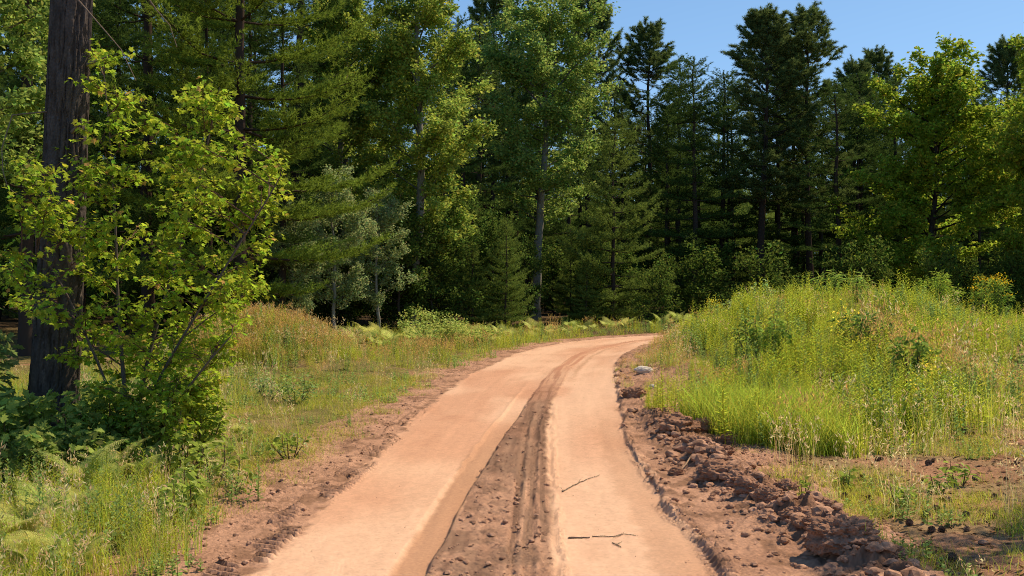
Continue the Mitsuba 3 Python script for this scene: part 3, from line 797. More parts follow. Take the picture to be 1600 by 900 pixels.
scene['bark_material'] = {'type': 'twosided', 'bsdf': {'type': 'diffuse', 'reflectance': mikit.proc(
    lambda p, n, uv: mix((0.036, 0.03, 0.027), (0.125, 0.108, 0.097), fbm(p.x * 22 + p.y * 9, p.y * 22, p.z * 5.0, 3)) * (0.75 + 0.5 * noise(p.x * 90, p.y * 90, p.z * 60)))}}
old_pine()

# leaves that can be picked apart: a few shared blades
LEAF_PROTO = {}


def leaf_proto(kind, i, col):
    k = f'{kind}_leaf_{i}'
    if k not in LEAF_PROTO:
        v, f = leaf_template(kind)
        LEAF_PROTO[k] = proto(k, mikit.ply((v, f), 'leaf_material', color=np.tile(np.array(col) * 2.1, (len(v), 1))))
    return LEAF_PROTO[k]


def leafy(key, kind, P, A, N, size, col, palette, pick=0, rng=None):
    """Leaves of one plant: the PICK largest in view are parts of their own, the rest one part."""
    A = unit(A)
    S = unit(np.cross(A, N))
    N = np.cross(S, A)
    size = np.broadcast_to(size, (len(P),))
    dist = np.linalg.norm(P - [0, 0, CAM_Z], axis=1)
    facing = np.abs(np.sum(N * unit(P - [0, 0, CAM_Z]), 1))
    order = np.argsort(-size * (0.3 + facing) / dist)
    chosen = order[:pick]
    for n, i in enumerate(chosen):
        m = np.eye(4)
        m[:3, :3] = np.column_stack([S[i], A[i], N[i]]) * size[i]
        m[:3, 3] = P[i]
        k = key + '__leaf' + (f'_{n:03d}' if n else '')
        inst(k, leaf_proto(kind, n % len(palette), palette[n % len(palette)]), m)
    rest = np.setdiff1d(np.arange(len(P)), chosen)
    if len(rest):
        m = Mesh()
        m.add(*leaves(kind, P[rest], A[rest], N[rest], size[rest], np.broadcast_to(col, (len(P), 3))[rest]))
        scene[key + '__foliage'] = m.ply('leaf_material')
        if pick:
            tag(key + '__foliage', kind='stuff')


# ------------------------------------------------------------------ the small maple
def maple():
    rng = np.random.default_rng(12)
    key = tag('small_maple', 'small many-stemmed maple with sunlit yellow-green lobed leaves', 'tree')
    D0 = 10.1
    stems = [[(203, 700, 0), (198, 640, 0), (190, 560, 0.05), (183, 450, 0.1), (180, 330, 0.1), (172, 210, 0.05), (160, 85, 0)],
             [(212, 700, 0.1), (216, 630, 0.1), (236, 540, 0.2), (262, 450, 0.3), (300, 330, 0.3), (330, 200, 0.25), (345, 130, 0.2)],
             [(206, 702, -0.1), (225, 640, -0.15), (265, 560, -0.3), (320, 470, -0.4), (375, 380, -0.4), (425, 300, -0.4), (445, 262, -0.4)],
             [(200, 702, 0), (182, 640, -0.1), (150, 560, -0.2), (110, 470, -0.3), (70, 400, -0.4), (30, 400, -0.5)],
             [(215, 703, -0.15), (240, 660, -0.3), (290, 610, -0.5), (330, 560, -0.6), (365, 520, -0.6)]]
    curves = []
    for k, st in enumerate(stems):
        p = np.array([at(u, v, D0 + dd) for u, v, dd in st])
        n = np.linspace(0, 1, len(p))
        q = np.stack([np.interp(np.linspace(0, 1, 24), n, p[:, i]) for i in range(3)], 1)
        q = np.stack([gaussian_filter(q[:, i], 1.0, mode='nearest') for i in range(3)], 1)
        m = Mesh()
        m.tube(q, np.linspace(0.026 if k < 2 else 0.017, 0.004, 24), 7, (0.12, 0.10, 0.085))
        scene[numbered(key + '__stem')] = m.ply('wood_material', True)
        curves.append(q)
    allp = np.vstack([c[4:] for c in curves])
    tips = [(165, 78), (150, 118), (196, 145), (128, 178), (140, 62), (88, 235), (72, 250), (212, 128), (232, 185), (262, 172), (298, 138), (320, 118), (346, 124), (372, 146), (355, 188), (332, 208), (288, 200), (248, 240), (300, 235), (180, 180), (205, 210),
            (442, 262), (455, 255), (420, 285), (452, 300), (432, 335), (445, 372), (425, 325), (398, 300), (388, 350), (360, 345), (425, 440), (405, 415), (432, 445), (380, 430), (400, 470), (350, 475), (372, 500), (322, 505), (345, 540), (368, 520), (302, 555), (330, 600), (318, 640),
            (300, 672), (262, 640), (40, 240), (55, 325), (20, 398), (4, 415), (12, 450), (46, 470), (22, 470), (100, 325), (112, 418), (150, 290), (162, 375), (202, 415), (212, 498), (172, 520), (242, 325), (272, 295), (252, 395), (292, 415), (302, 365), (130, 250), (170, 250), (220, 270),
            (110, 290), (195, 330), (230, 440), (270, 470), (150, 440), (130, 480), (190, 590), (240, 560), (280, 600), (160, 610), (225, 610), (340, 405), (360, 450), (310, 450), (275, 530), (85, 300), (60, 430), (330, 300), (270, 235), (240, 380), (300, 490), (330, 530), (265, 570), (250, 680), (290, 640), (340, 570),
            (160, 560), (185, 640), (140, 600), (120, 560), (210, 660), (235, 640), (265, 610), (285, 570), (315, 555), (335, 620), (270, 660), (245, 600), (175, 520), (225, 580), (195, 560), (310, 620), (355, 590), (280, 680), (255, 530), (220, 530), (150, 530), (330, 650), (130, 640), (165, 670),
            (150, 350), (215, 360), (180, 400), (280, 345), (325, 345), (235, 500), (205, 545), (255, 430), (195, 470), (315, 580), (300, 310), (145, 395)]
    P, A, N = [], [], []
    wood = Mesh()
    for u, v in tips:
        u, v = u - 0.13 * max(0, u - 290), v + 20 * smooth(330, 180, v)
        dd = rng.normal(-0.1, 0.45)
        tip = at(u, v, D0 + np.clip(dd, -0.9, 0.8))
        hd = np.linalg.norm(allp[:, :2] - tip[:2], axis=1)
        score = np.abs(tip[2] - allp[:, 2] - 0.45 * hd) + 0.9 * hd
        b = allp[np.argmin(score)]
        br = curve(b, tip, [0, 0, 0.03], 8) + rng.normal(0, 0.012, (8, 3)) * np.linspace(0, 1, 8)[:, None]
        L = np.linalg.norm(tip - b)
        wood.tube(br, np.linspace(0.004 + 0.004 * L, 0.0018, 8), 4, (0.13, 0.085, 0.07))
        ends = [(br[int(k)], None) for k in ()]
        nsub = max(8, int(L * 17))
        segs = [(br[5], tip)]
        for k in range(nsub):
            uu = rng.uniform(0.3, 0.95)
            b0 = br[min(7, int(uu * 7))]
            sd = unit(unit(tip - b) * 0.7 + rng.normal(0, 0.6, 3) * [1, 1, 0.6])
            e0 = b0 + sd * rng.uniform(0.1, 0.25)
            wood.tube(curve(b0, e0, [0, 0, 0.01], 4), [0.003, 0.0025, 0.002, 0.0015], 3, (0.16, 0.08, 0.06))
            segs.append((b0, e0))
        for b0, e0 in segs:
            nn = max(3, int(np.linalg.norm(e0 - b0) / 0.027))
            for k in range(nn):
                w = (k + 1) / nn
                node = b0 + (e0 - b0) * w
                for sgn in (-1, 1):
                    if rng.random() < 0.22:
                        continue
                    ax = unit(e0 - b0)
                    side = unit(np.cross(ax, [0, 0, 1.0]) + rng.normal(0, 0.3, 3)) * sgn
                    pd = unit(side + 0.6 * ax + rng.normal(0, 0.25, 3))
                    pl = node + pd * rng.uniform(0.02, 0.05)
                    P.append(pl)
                    A.append(pd * 0.9 + np.array([0, 0, -0.45]) + rng.normal(0, 0.22, 3))
                    N.append(np.array([0.12, 0.0, 1.0]) + rng.normal(0, 0.42, 3))
    scene[key + '__branches'] = wood.ply('wood_material', True)
    P, A, N = map(np.array, (P, A, N))
    n = len(P)
    keep = rng.permutation(n)[:30000]
    P, A, N = P[keep], A[keep], N[keep]
    pal = [(0.18, 0.215, 0.022), (0.15, 0.2, 0.02), (0.2, 0.225, 0.022), (0.165, 0.205, 0.02), (0.14, 0.19, 0.02)]
    col = vary(rng, (0.17, 0.228, 0.022), len(P), 0.24, 0.1)
    col = np.where(rng.random((len(P), 1)) < 0.025, vary(rng, (0.25, 0.17, 0.05), len(P)), col)
    leafy(key, 'maple', P, A, N, 0.03 + 0.042 * rng.beta(2, 2, len(P)), col, pal, 290, rng)


maple()


# ------------------------------------------------------------------ leafy shrubs and broad-leaved plants
def bush(name, u, d, w, h, n, kind, size, col, label, pick=0, group=None, stems=7, seed=0, up=0.9, base=0.15, category='shrub', flowers=None, z=None, depth=None):
    rng = np.random.default_rng(seed)
    key = tag(numbered(name), label, category, group)
    x0 = X(u, d)
    z0 = earth_z(x0, d) if z is None else z
    wood, P, A = Mesh(), [], []
    ends = []
    dp = w if depth is None else depth
    for k in range(stems):
        a = k * 2.4 + rng.normal(0, 0.4)
        rr = math.sqrt((k + 0.5) / stems) * rng.uniform(0.8, 1.1)
        top = np.array([x0 + math.cos(a) * w * rr, d + math.sin(a) * dp * rr, z0 + h * (1 - 0.45 * rr ** 2) * rng.uniform(0.8, 1.08)])
        b = np.array([x0 + 0.12 * w * math.cos(a), d + 0.12 * dp * math.sin(a), z0 - 0.03])
        st = curve(b, top, [0.1 * w * math.cos(a), 0, 0.06 * h], 7)
        wood.tube(st, np.linspace(0.006 + 0.004 * h, 0.002, 7), 4, (0.13, 0.09, 0.06))
        ends.append(top)
        m = max(3, int(n / stems))
        uu = base + (1 - base) * rng.random(m) ** 0.75
        c = np.stack([np.interp(uu, np.linspace(0, 1, 7), st[:, i]) for i in range(3)], 1)
        dirn = unit(np.column_stack([rng.normal(0, 1, m), rng.normal(0, 1, m), rng.normal(0.25, 0.4, m)]))
        tw = rng.uniform(0.02, 0.3, (m, 1)) * min(1.0, w) * (1.1 - 0.5 * uu[:, None])
        P.append(c + dirn * tw)
        A.append(dirn - [0, 0, 0.3])
    P, A = np.vstack(P), np.vstack(A)
    N = unit(rng.normal(0, 0.45, (len(P), 3)) + [0.1, 0, up])
    scene[key + '__stems'] = wood.ply('wood_material', True)
    pal = [tuple(np.clip(np.array(col) * f, 0, 1)) for f in (0.85, 1.0, 1.15)]
    leafy(key, kind, P, A, N, size * rng.uniform(0.6, 1.15, len(P)), vary(rng, col, len(P), 0.18, 0.09), pal, pick, rng)
    if flowers:
        m = Mesh()
        for e in ends:
            k = 26
            q = e + [0, 0, 0.04] + rng.normal(0, 1, (k, 3)) * [0.07, 0.07, 0.03]
            m.add(*leaves('diamond', q, rng.normal(0, 1, (k, 3)), rng.normal(0, 0.5, (k, 3)) + [0, 0, 1], 0.03, vary(rng, flowers, k, 0.1)))
        scene[key + '__flowers'] = m.ply('leaf_material')
        tag(key + '__flowers', kind='stuff')
    return key


bush('oak_shrub', 20, 9.3, 0.42, 0.82, 620, 'oak', 0.125, (0.15, 0.2, 0.045), 'low glossy lobed-leaved shrub at the picture edge, in front of the thick trunk', 120, seed=1)
bush('oak_shrub', 152, 9.6, 0.36, 0.78, 620, 'oak', 0.115, (0.15, 0.2, 0.045), 'low glossy-leaved shrub between the thick trunk and the small maple', 120, seed=2)
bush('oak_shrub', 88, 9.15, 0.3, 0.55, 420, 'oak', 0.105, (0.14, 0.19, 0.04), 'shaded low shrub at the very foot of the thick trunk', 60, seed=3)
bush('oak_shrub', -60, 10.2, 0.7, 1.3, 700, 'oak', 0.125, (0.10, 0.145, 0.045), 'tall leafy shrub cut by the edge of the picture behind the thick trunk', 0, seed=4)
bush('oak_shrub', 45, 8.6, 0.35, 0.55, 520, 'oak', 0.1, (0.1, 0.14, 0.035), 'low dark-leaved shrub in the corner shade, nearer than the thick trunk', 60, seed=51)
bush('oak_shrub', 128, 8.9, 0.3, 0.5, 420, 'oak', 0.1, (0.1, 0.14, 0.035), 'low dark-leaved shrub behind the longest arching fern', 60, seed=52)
bush('leafy_sapling', 250, 9.7, 0.5, 0.85, 900, 'oval', 0.075, (0.15, 0.2, 0.035), 'leafy undergrowth shrub at the foot of the small maple', 120, seed=5)
bush('leafy_sapling', 305, 10.0, 0.35, 0.9, 620, 'oval', 0.075, (0.17, 0.215, 0.03), 'sunlit oval-leaved sapling on the road side of the small maple', 120, seed=6)
bush('leafy_sapling', 196, 9.4, 0.45, 0.5, 520, 'oval', 0.075, (0.15, 0.2, 0.04), 'low shaded leafy plant under the small maple', 60, seed=7)
bush('broadleaf_plant', 298, 7.75, 0.22, 0.38, 80, 'oval', 0.095, (0.25, 0.28, 0.09), 'pale broad-leaved plant among the ferns beside the earth margin', 60, seed=8, category='plant', stems=5)
bush('broadleaf_plant', 258, 7.5, 0.2, 0.32, 60, 'oval', 0.09, (0.22, 0.26, 0.08), 'broad-leaved plant among the ferns, second from the earth margin', 40, seed=9, category='plant', stems=4)
bush('broadleaf_plant', 280, 9.4, 0.3, 0.42, 120, 'oval', 0.1, (0.27, 0.3, 0.1), 'pale big-leaved plant below the sunlit sapling', 80, seed=10, category='plant', stems=6)
bush('broadleaf_plant', 335, 9.0, 0.25, 0.36, 90, 'oval', 0.085, (0.27, 0.29, 0.1), 'pale broad-leaved plant at the roadside end of the fern patch', 60, seed=11, category='plant', stems=5)
bush('broadleaf_plant', 452, 10.4, 0.22, 0.3, 90, 'oval', 0.07, (0.2, 0.21, 0.11), 'dusty pale plant between the turf and the earth margin', 50, seed=12, category='plant', stems=5)
bush('broadleaf_plant', 360, 8.6, 0.2, 0.3, 60, 'oval', 0.08, (0.2, 0.19, 0.08), 'yellowing broad-leaved plant near the edge of the earth margin', 40, seed=13, category='plant', stems=4)
bush('turf_shrub', 462, 15.2, 0.42, 0.42, 420, 'oval', 0.055, (0.135, 0.19, 0.06), 'small round leafy shrub alone on the turf below the grassy mound', 60, seed=14)
bush('turf_shrub', 418, 15.8, 0.25, 0.32, 160, 'oval', 0.055, (0.15, 0.2, 0.075), 'smaller pale plant beside the round shrub on the turf', 0, seed=15)
bush('verge_shrub', 690, 27.5, 1.0, 0.9, 1700, 'diamond', 0.075, (0.21, 0.25, 0.065), 'wide pale green shrub among ferns under the bright aspen', 0, seed=16, stems=12)
bush('verge_shrub', 655, 29.5, 0.7, 1.0, 900, 'diamond', 0.08, (0.2, 0.24, 0.06), 'pale green shrub under the low leaves of the bright aspen', 0, seed=17, stems=9)
bush('verge_shrub', 742, 28.5, 0.7, 0.6, 800, 'diamond', 0.07, (0.21, 0.25, 0.06), 'low pale shrub nearest the road in the fern bank', 0, seed=18, stems=9)
bush('mound_shrub', 1200, 15.6, 0.38, 0.82, 420, 'oval', 0.085, (0.1, 0.15, 0.03), 'dark leafy shrub on the weedy mound, nearer the road', 60, seed=19)
bush('mound_shrub', 1172, 16.4, 0.26, 0.8, 260, 'oval', 0.08, (0.1, 0.15, 0.03), 'narrow dark leafy shrub on the weedy mound, nearest the road', 40, seed=20)
bush('mound_shrub', 1425, 14.4, 0.3, 0.8, 230, 'oval', 0.1, (0.09, 0.14, 0.03), 'dark big-leaved sapling in the middle of the weedy mound', 60, seed=21)
bush('mound_shrub', 1345, 15.9, 0.45, 0.75, 340, 'oval', 0.095, (0.08, 0.125, 0.03), 'low dark shrub on the weedy mound between the two taller dark ones', 40, seed=22)
bush('mound_shrub', 1222, 15.9, 0.2, 0.8, 130, 'oval', 0.085, (0.2, 0.235, 0.04), 'yellow-green leafy shoot beside the dark shrub on the mound', 30, seed=23)
bush('round_bush', 1458, 21.3, 0.5, 1.0, 2200, 'lance', 0.085, (0.15, 0.205, 0.028), 'round fine-leaved bush on the crest of the weedy mound', 0, seed=24, stems=14)
bush('flowering_bush', 1548, 20.6, 0.36, 1.12, 1300, 'lance', 0.1, (0.115, 0.17, 0.028), 'round bush topped with yellow flowers on the mound crest', 0, seed=25, stems=14, flowers=(0.4, 0.27, 0.015))
bush('crest_sapling', 1298, 20.4, 0.3, 0.72, 260, 'lance', 0.13, (0.15, 0.21, 0.04), 'feathery plant standing highest on the mound crest', 0, seed=26, category='plant')
bush('crest_sapling', 1340, 20.2, 0.3, 0.6, 220, 'lance', 0.13, (0.15, 0.2, 0.04), 'feathery plant just past the highest one on the crest', 0, seed=27, category='plant')
bush('crest_sapling', 1190, 24.0, 0.35, 0.85, 200, 'oval', 0.1, (0.15, 0.2, 0.07), 'pale leafy plant on the mound crest below the tall pine pair', 0, seed=28, category='plant')
bush('crest_sapling', 1150, 25.2, 0.35, 0.8, 200, 'oval', 0.1, (0.16, 0.21, 0.08), 'pale leafy plant where the mound crest drops to the road', 0, seed=29, category='plant')
bush('crest_sapling', 1118, 26.5, 0.25, 0.9, 140, 'lance', 0.12, (0.15, 0.19, 0.05), 'lanky yellow-topped weed standing on the end of the mound', 0, seed=30, category='plant', flowers=(0.5, 0.36, 0.03))
bush('roadside_plant', 1052, 27.5, 0.35, 0.5, 160, 'oval', 0.09, (0.14, 0.19, 0.06), 'green leafy plant leaning over the road bend', 0, seed=31, category='plant')
for _i, (_u, _v, _s, _l) in enumerate([(1320, 766, 0.9, 'small oval-leaved seedling nearest the berm on bare ground'), (1408, 795, 1.1, 'seedling with a bare upright stem on the needle-strewn ground'), (1470, 772, 1.0, 'low two-part seedling beside pine cones on the bare ground'),
                                       (1500, 762, 1.25, 'broadest seedling on the bare ground under the weedy mound'), (1255, 780, 0.8, 'dusty seedling at the foot of the berm'), (1375, 692, 1.0, 'seedling at the lower edge of the weedy mound')]):
    _dd = 2917 / (_v - 440)
    bush('seedling', _u, _dd, 0.12 * _s, 0.17 * _s, int(34 * _s), 'oval', 0.07, (0.14, 0.19, 0.05), _l, 24, seed=40 + _i, category='plant', stems=4)


# ------------------------------------------------------------------ ferns
def frond_mesh(seed, L=0.75, col=(0.15, 0.2, 0.07)):
    rng = np.random.default_rng(seed)
    m = Mesh()
    u = np.linspace(0, 1, 12)
    spine = np.column_stack([0 * u, L * (0.35 * u + 0.42 * u ** 2), L * (1.05 * u - 0.5 * u ** 2)])
    m.tube(spine, np.linspace(0.004, 0.0012, 12), 3, (0.16, 0.17, 0.06))
    P, A, N, S = [], [], [], []
    for k in range(17):
        w = 0.3 + 0.7 * k / 17
        b = np.array([np.interp(w, u, spine[:, i]) for i in range(3)])
        ax = unit(np.array([np.interp(min(1, w + 0.04), u, spine[:, i]) for i in range(3)]) - b)
        nn = unit(np.cross([1.0, 0, 0], ax))
        pl = L * 0.36 * (1 - (w - 0.3) / 0.72) ** 0.85 * rng.uniform(0.9, 1.1)
        for sg in (-1, 1):
            sd = unit(np.array([sg, 0, 0]) + 0.45 * ax - 0.12 * nn)
            cnt = max(3, int(pl / 0.018))
            for j in range(cnt):
                q = (j + 0.5) / cnt
                for s2 in (-1, 1):
                    P.append(b + sd * pl * q)
                    A.append(sd * 0.5 + s2 * ax)
                    N.append(nn + rng.normal(0, 0.12, 3))
                    S.append(pl * 0.24 * (1 - 0.75 * q) + 0.006)
    P, A, N, S = map(np.array, (P, A, N, S))
    c = vary(rng, col, len(P), 0.12, 0.05)
    tv = np.array([(-0.2, 0, 0), (0.2, 0, 0), (0, 1, -0.1)])
    A = unit(A)
    SS_ = unit(np.cross(A, N))
    N = np.cross(SS_, A)
    v = P[:, None] + S[:, None, None] * (tv[None, :, :1] * SS_[:, None] + tv[None, :, 1:2] * A[:, None] + tv[None, :, 2:] * N[:, None])
    m.add(v.reshape(-1, 3), np.arange(len(P) * 3).reshape(-1, 3), np.repeat(c, 3, 0))
    return m


FRONDS = [proto(f'frond_{i}', frond_mesh(60 + i, 0.75, c).ply('grass_material')) for i, c in enumerate([(0.22, 0.25, 0.075), (0.24, 0.25, 0.07), (0.19, 0.235, 0.06)])]


def fern(u, d, s, label, group=None, n=7, seed=0, x=None):
    rng = np.random.default_rng(1000 + seed)
    key = tag(numbered('fern'), label, 'fern', group)
    x0 = X(u, d) if x is None else x
    z0 = earth_z(x0, d) - 0.01
    for k in range(n):
        a = 2 * math.pi * k / n + rng.normal(0, 0.3)
        sc = s * rng.uniform(0.75, 1.15)
        inst(numbered(key + '__frond'), FRONDS[rng.integers(3)], mat(x0 + 0.03 * math.cos(a), d + 0.03 * math.sin(a), z0, a, sc, sc * rng.uniform(0.9, 1.6)))


for _i, (_u, _v, _s, _l) in enumerate([
        (130, 792, 0.95, 'pale fern with the longest arching fronds, reaching into the trunk shade'), (165, 770, 0.8, 'pale fern just past the long-fronded one'), (75, 850, 0.75, 'fern low in the corner grass'), (115, 830, 0.7, 'fern between the corner fern and the long-fronded one'),
        (60, 905, 0.7, 'fern at the very bottom of the corner grass'), (215, 760, 0.65, 'small fern beside the broad-leaved plants'), (105, 905, 0.6, 'small round-topped fern at the bottom edge'), (20, 870, 0.7, 'fern at the extreme corner of the picture'),
        (300, 700, 0.75, 'pale fern under the sunlit sapling'), (330, 690, 0.7, 'pale fern at the edge of the shade under the sapling'), (180, 725, 0.7, 'half-shaded fern behind the long-fronded one'), (375, 690, 0.55, 'small pale fern nearest the turf')]):
    fern(_u, 2917 / (_v - 440), 0.74 * _s, _l, seed=_i, n=7)
_fr = np.random.default_rng(8)
BANK = []
for _i in range(96):
    _u = [_fr.uniform(540, 800), _fr.uniform(640, 760), _fr.uniform(780, 1100), _fr.uniform(540, 620)][_i % 4]
    _e = np.interp(_u, [540, 640, 760, 860, 960, 1040, 1100], [28.5, 27.5, 28.5, 33.0, 38.5, 40.5, 40])
    BANK.append((_u, _e + _fr.uniform(-0.6, 3.4), _fr.uniform(0.4, 0.9), _i))
for _n0, (_u, _d0, _s, _i) in enumerate(sorted(BANK)):
    _w = min(LANDMARKS, key=lambda q: abs(q[0] - _u))[1]
    _c = _seen[('fern', _w)] = _seen.get(('fern', _w), -1) + 1
    fern(_u, _d0, _s, f'{ORD[_c % 20]}{" farther" if _c > 19 else ""} pale bracken fern of the fern bank below {_w}', 'ferns along the forest edge', n=6, seed=100 + _i)


# ------------------------------------------------------------------ grass and weeds (stuff: instances of a few tufts)
def blades(n, rad, h0, h1, width, lean, col, rng, lum=0.2, segs=3, head=None):
    a = rng.uniform(0, 2 * np.pi, n)
    r = rad * np.sqrt(rng.random(n))
    b = np.column_stack([r * np.cos(a), r * np.sin(a), np.full(n, -0.03)])
    h = rng.uniform(h0, h1, n)
    az = rng.uniform(0, 2 * np.pi, n)
    ln = np.abs(rng.normal(lean, lean * 0.6, n)) * h
    ld = np.column_stack([np.cos(az), np.sin(az), np.zeros(n)])
    sd = np.column_stack([-np.sin(az), np.cos(az), np.zeros(n)])
    q = rng.uniform(-1.2, 1.2, n)
    sd = unit(sd * np.cos(q)[:, None] + ld * np.sin(q)[:, None])
    us = np.linspace(0, 1, segs + 1)
    V = []
    for k, u in enumerate(us[:-1]):
        c = b + np.array([0, 0, 1]) * (h * (u - 0.12 * u * u))[:, None] + ld * (ln * u ** 2)[:, None]
        w = width * (1 - 0.6 * u) / 2
        V += [c - sd * w, c + sd * w]
    V.append(b + np.array([0, 0, 1]) * (h * 0.88)[:, None] + ld * ln[:, None])
    V = np.stack(V, 1)
    f = []
    for k in range(segs - 1):
        f += [(2 * k, 2 * k + 1, 2 * k + 3), (2 * k, 2 * k + 3, 2 * k + 2)]
    f.append((2 * segs - 2, 2 * segs - 1, 2 * segs))
    F = (np.array(f)[None] + (np.arange(n) * V.shape[1])[:, None, None]).reshape(-1, 3)
    c = np.repeat(vary(rng, col, n, lum, 0.1), V.shape[1], 0)
    return V.reshape(-1, 3), F, c, V[:, -1]


TUFT = {}


def tuft(name, seed, parts, bsdf='grass_material'):
    rng = np.random.default_rng(seed)
    m = Mesh()
    for p in parts:
        if p[0] == 'blades':
            v, f, c, _ = blades(*p[1:8], rng, segs=p[8] if len(p) > 8 else 3)
            m.add(v, f, c)
        elif p[0] == 'heads':
            _, n, rad, h0, h1, col, hcol = p
            v, f, c, tip = blades(n, rad, h0, h1, 0.004, 0.18, col, rng)
            m.add(v, f, c)
            k = 5
            q = np.repeat(tip, k, 0) + np.column_stack([rng.normal(0, 0.012, n * k), rng.normal(0, 0.012, n * k), rng.uniform(-0.1, 0.02, n * k)])
            m.add(*leaves('lance', q, rng.normal(0, 0.5, (n * k, 3)) + [0, 0, 0.9], rng.normal(0, 1, (n * k, 3)), 0.05, vary(rng, hcol, n * k, 0.2)))
        elif p[0] == 'stems':
            _, n, rad, h0, h1, leaf, size, nl, col, fl = p
            for _i in range(n):
                a, r = rng.uniform(0, 6.28), rad * math.sqrt(rng.random())
                h = rng.uniform(h0, h1)
                b = np.array([r * math.cos(a), r * math.sin(a), -0.03])
                e = b + np.array([rng.normal(0, 0.08) * h, rng.normal(0, 0.08) * h, h])
                m.tube(np.array([b, (b + e) / 2, e]), [0.0035, 0.003, 0.0015], 3, np.array(col) * [0.9, 0.75, 0.7])
                w = np.linspace(0.15, 1, nl)
                P = b + (e - b) * w[:, None]
                az = np.arange(nl) * 2.4 + rng.normal(0, 0.3, nl)
                A = np.column_stack([np.cos(az), np.sin(az), 0.25 + 0.6 * w])
                N = np.column_stack([-0.5 * np.cos(az), -0.5 * np.sin(az), np.ones(nl)]) + rng.normal(0, 0.25, (nl, 3))
                m.add(*leaves(leaf, P, A, N, size * (1.1 - 0.55 * w), vary(rng, col, nl, 0.14)))
                if fl is not None:
                    k = 16
                    q = e + rng.normal(0, 1, (k, 3)) * [0.03, 0.03, 0.035]
                    m.add(*leaves('diamond', q, rng.normal(0, 1, (k, 3)), rng.normal(0, 0.5, (k, 3)) + [0, 0, 1], 0.025, vary(rng, fl, k, 0.1)))
    TUFT.setdefault(name, []).append(proto(f'tuft_{name}_{len(TUFT.get(name, []))}', m.ply(bsdf)))


GREEN, YELLOW, TAN, RUST = (0.19, 0.207, 0.027), (0.205, 0.235, 0.03), (0.30, 0.24, 0.11), (0.27, 0.185, 0.065)
for _i in range(3):
    tuft('lawn', 200 + _i, [('blades', 60, 0.22, 0.05, 0.13, 0.005, 0.6, GREEN, 2), ('blades', 16, 0.22, 0.05, 0.14, 0.004, 0.7, TAN, 2)])
    tuft('sparse', 205 + _i, [('blades', 16, 0.14, 0.06, 0.17, 0.0045, 0.5, YELLOW, 2), ('blades', 6, 0.16, 0.04, 0.12, 0.004, 0.7, TAN, 2)])
    tuft('tall', 210 + _i, [('blades', 46, 0.2, 0.22, 0.5, 0.0065, 0.35, YELLOW, 3), ('blades', 8, 0.2, 0.3, 0.55, 0.004, 0.3, TAN, 3)])
    tuft('lush', 215 + _i, [('blades', 60, 0.16, 0.3, 0.62, 0.009, 0.4, (0.19, 0.225, 0.03), 3)])
    tuft('rust', 220 + _i, [('heads', 26, 0.22, 0.32, 0.56, (0.24, 0.2, 0.08), RUST), ('blades', 22, 0.2, 0.15, 0.35, 0.005, 0.4, GREEN, 3)])
    tuft('dry', 230 + _i, [('heads', 16, 0.2, 0.3, 0.62, (0.33, 0.25, 0.12), (0.38, 0.28, 0.15)), ('blades', 14, 0.2, 0.15, 0.4, 0.004, 0.3, TAN, 3)])
    tuft('weed', 240 + _i, [('stems', 7, 0.2, 0.28, 0.55, 'lance', 0.07, 30, (0.205, 0.24, 0.026), None), ('blades', 12, 0.2, 0.15, 0.4, 0.005, 0.4, YELLOW, 3)])
    tuft('weed_dark', 250 + _i, [('stems', 5, 0.2, 0.28, 0.5, 'diamond', 0.06, 18, (0.115, 0.165, 0.045), None)])
tuft('weed_flower', 260, [('stems', 6, 0.2, 0.45, 0.7, 'lance', 0.09, 20, (0.2, 0.225, 0.03), (0.48, 0.35, 0.03))])
tuft('weed_flower', 261, [('stems', 4, 0.2, 0.4, 0.65, 'lance', 0.09, 18, (0.2, 0.225, 0.03), (0.45, 0.33, 0.04))])
tuft('low', 270, [('stems', 7, 0.2, 0.08, 0.2, 'diamond', 0.055, 9, (0.12, 0.175, 0.05), None)])
tuft('low', 271, [('stems', 8, 0.22, 0.06, 0.16, 'diamond', 0.05, 8, (0.15, 0.2, 0.055), None)])

GROW = []


def sow(n, x0, x1, y0, y1, density, choice, seed, s0=0.8, s1=1.25, sink=0.0, size=None):
    """Up to n candidate tufts over a rectangle of ground, kept with the chance density(x, y, s, t); choice(...) -> tuft name per point."""
    rng = np.random.default_rng(seed)
    # more candidates near the camera
    xy = np.column_stack([rng.uniform(x0, x1, n), rng.uniform(y0, y1, n)])
    s, t = road_st(xy)
    keep = rng.random(n) < density(xy[:, 0], xy[:, 1], s, t)
    xy, s, t = xy[keep], s[keep], t[keep]
    z = height(xy)
    nearroad = np.abs(t) < 2.9
    for i in np.nonzero(nearroad)[0]:
        z[i] = earth_z(*xy[i])
    names = choice(xy[:, 0], xy[:, 1], s, t, rng)
    fac = np.ones(len(xy)) if size is None else size(xy[:, 0], xy[:, 1], s, t)
    for (x, y), zz, nm, fk in zip(xy, z, names, fac):
        g = TUFT[nm][rng.integers(len(TUFT[nm]))]
        k = rng.uniform(s0, s1) * fk
        GROW.append((nm, g, mat(x, y, zz - sink, rng.uniform(0, 6.28), k, k * rng.uniform(0.8, 1.2))))


def nz(x, y, f, seed, octaves=3):
    return meshkit.fbm(np.column_stack([x * f, y * f, 0 * x]), octaves, seed)


def pick(rng, n, names, p):
    return np.array(names)[rng.choice(len(names), n, p=np.array(p) / np.sum(p))]


FOOT_X, FOOT_Y = [1.55, 1.8, 2.3, 2.9, 4.1, 5.5, 6.8, 8.5, 14], [16.4, 13.4, 11.0, 10.2, 11.0, 12.3, 13.7, 14.6, 14.8]


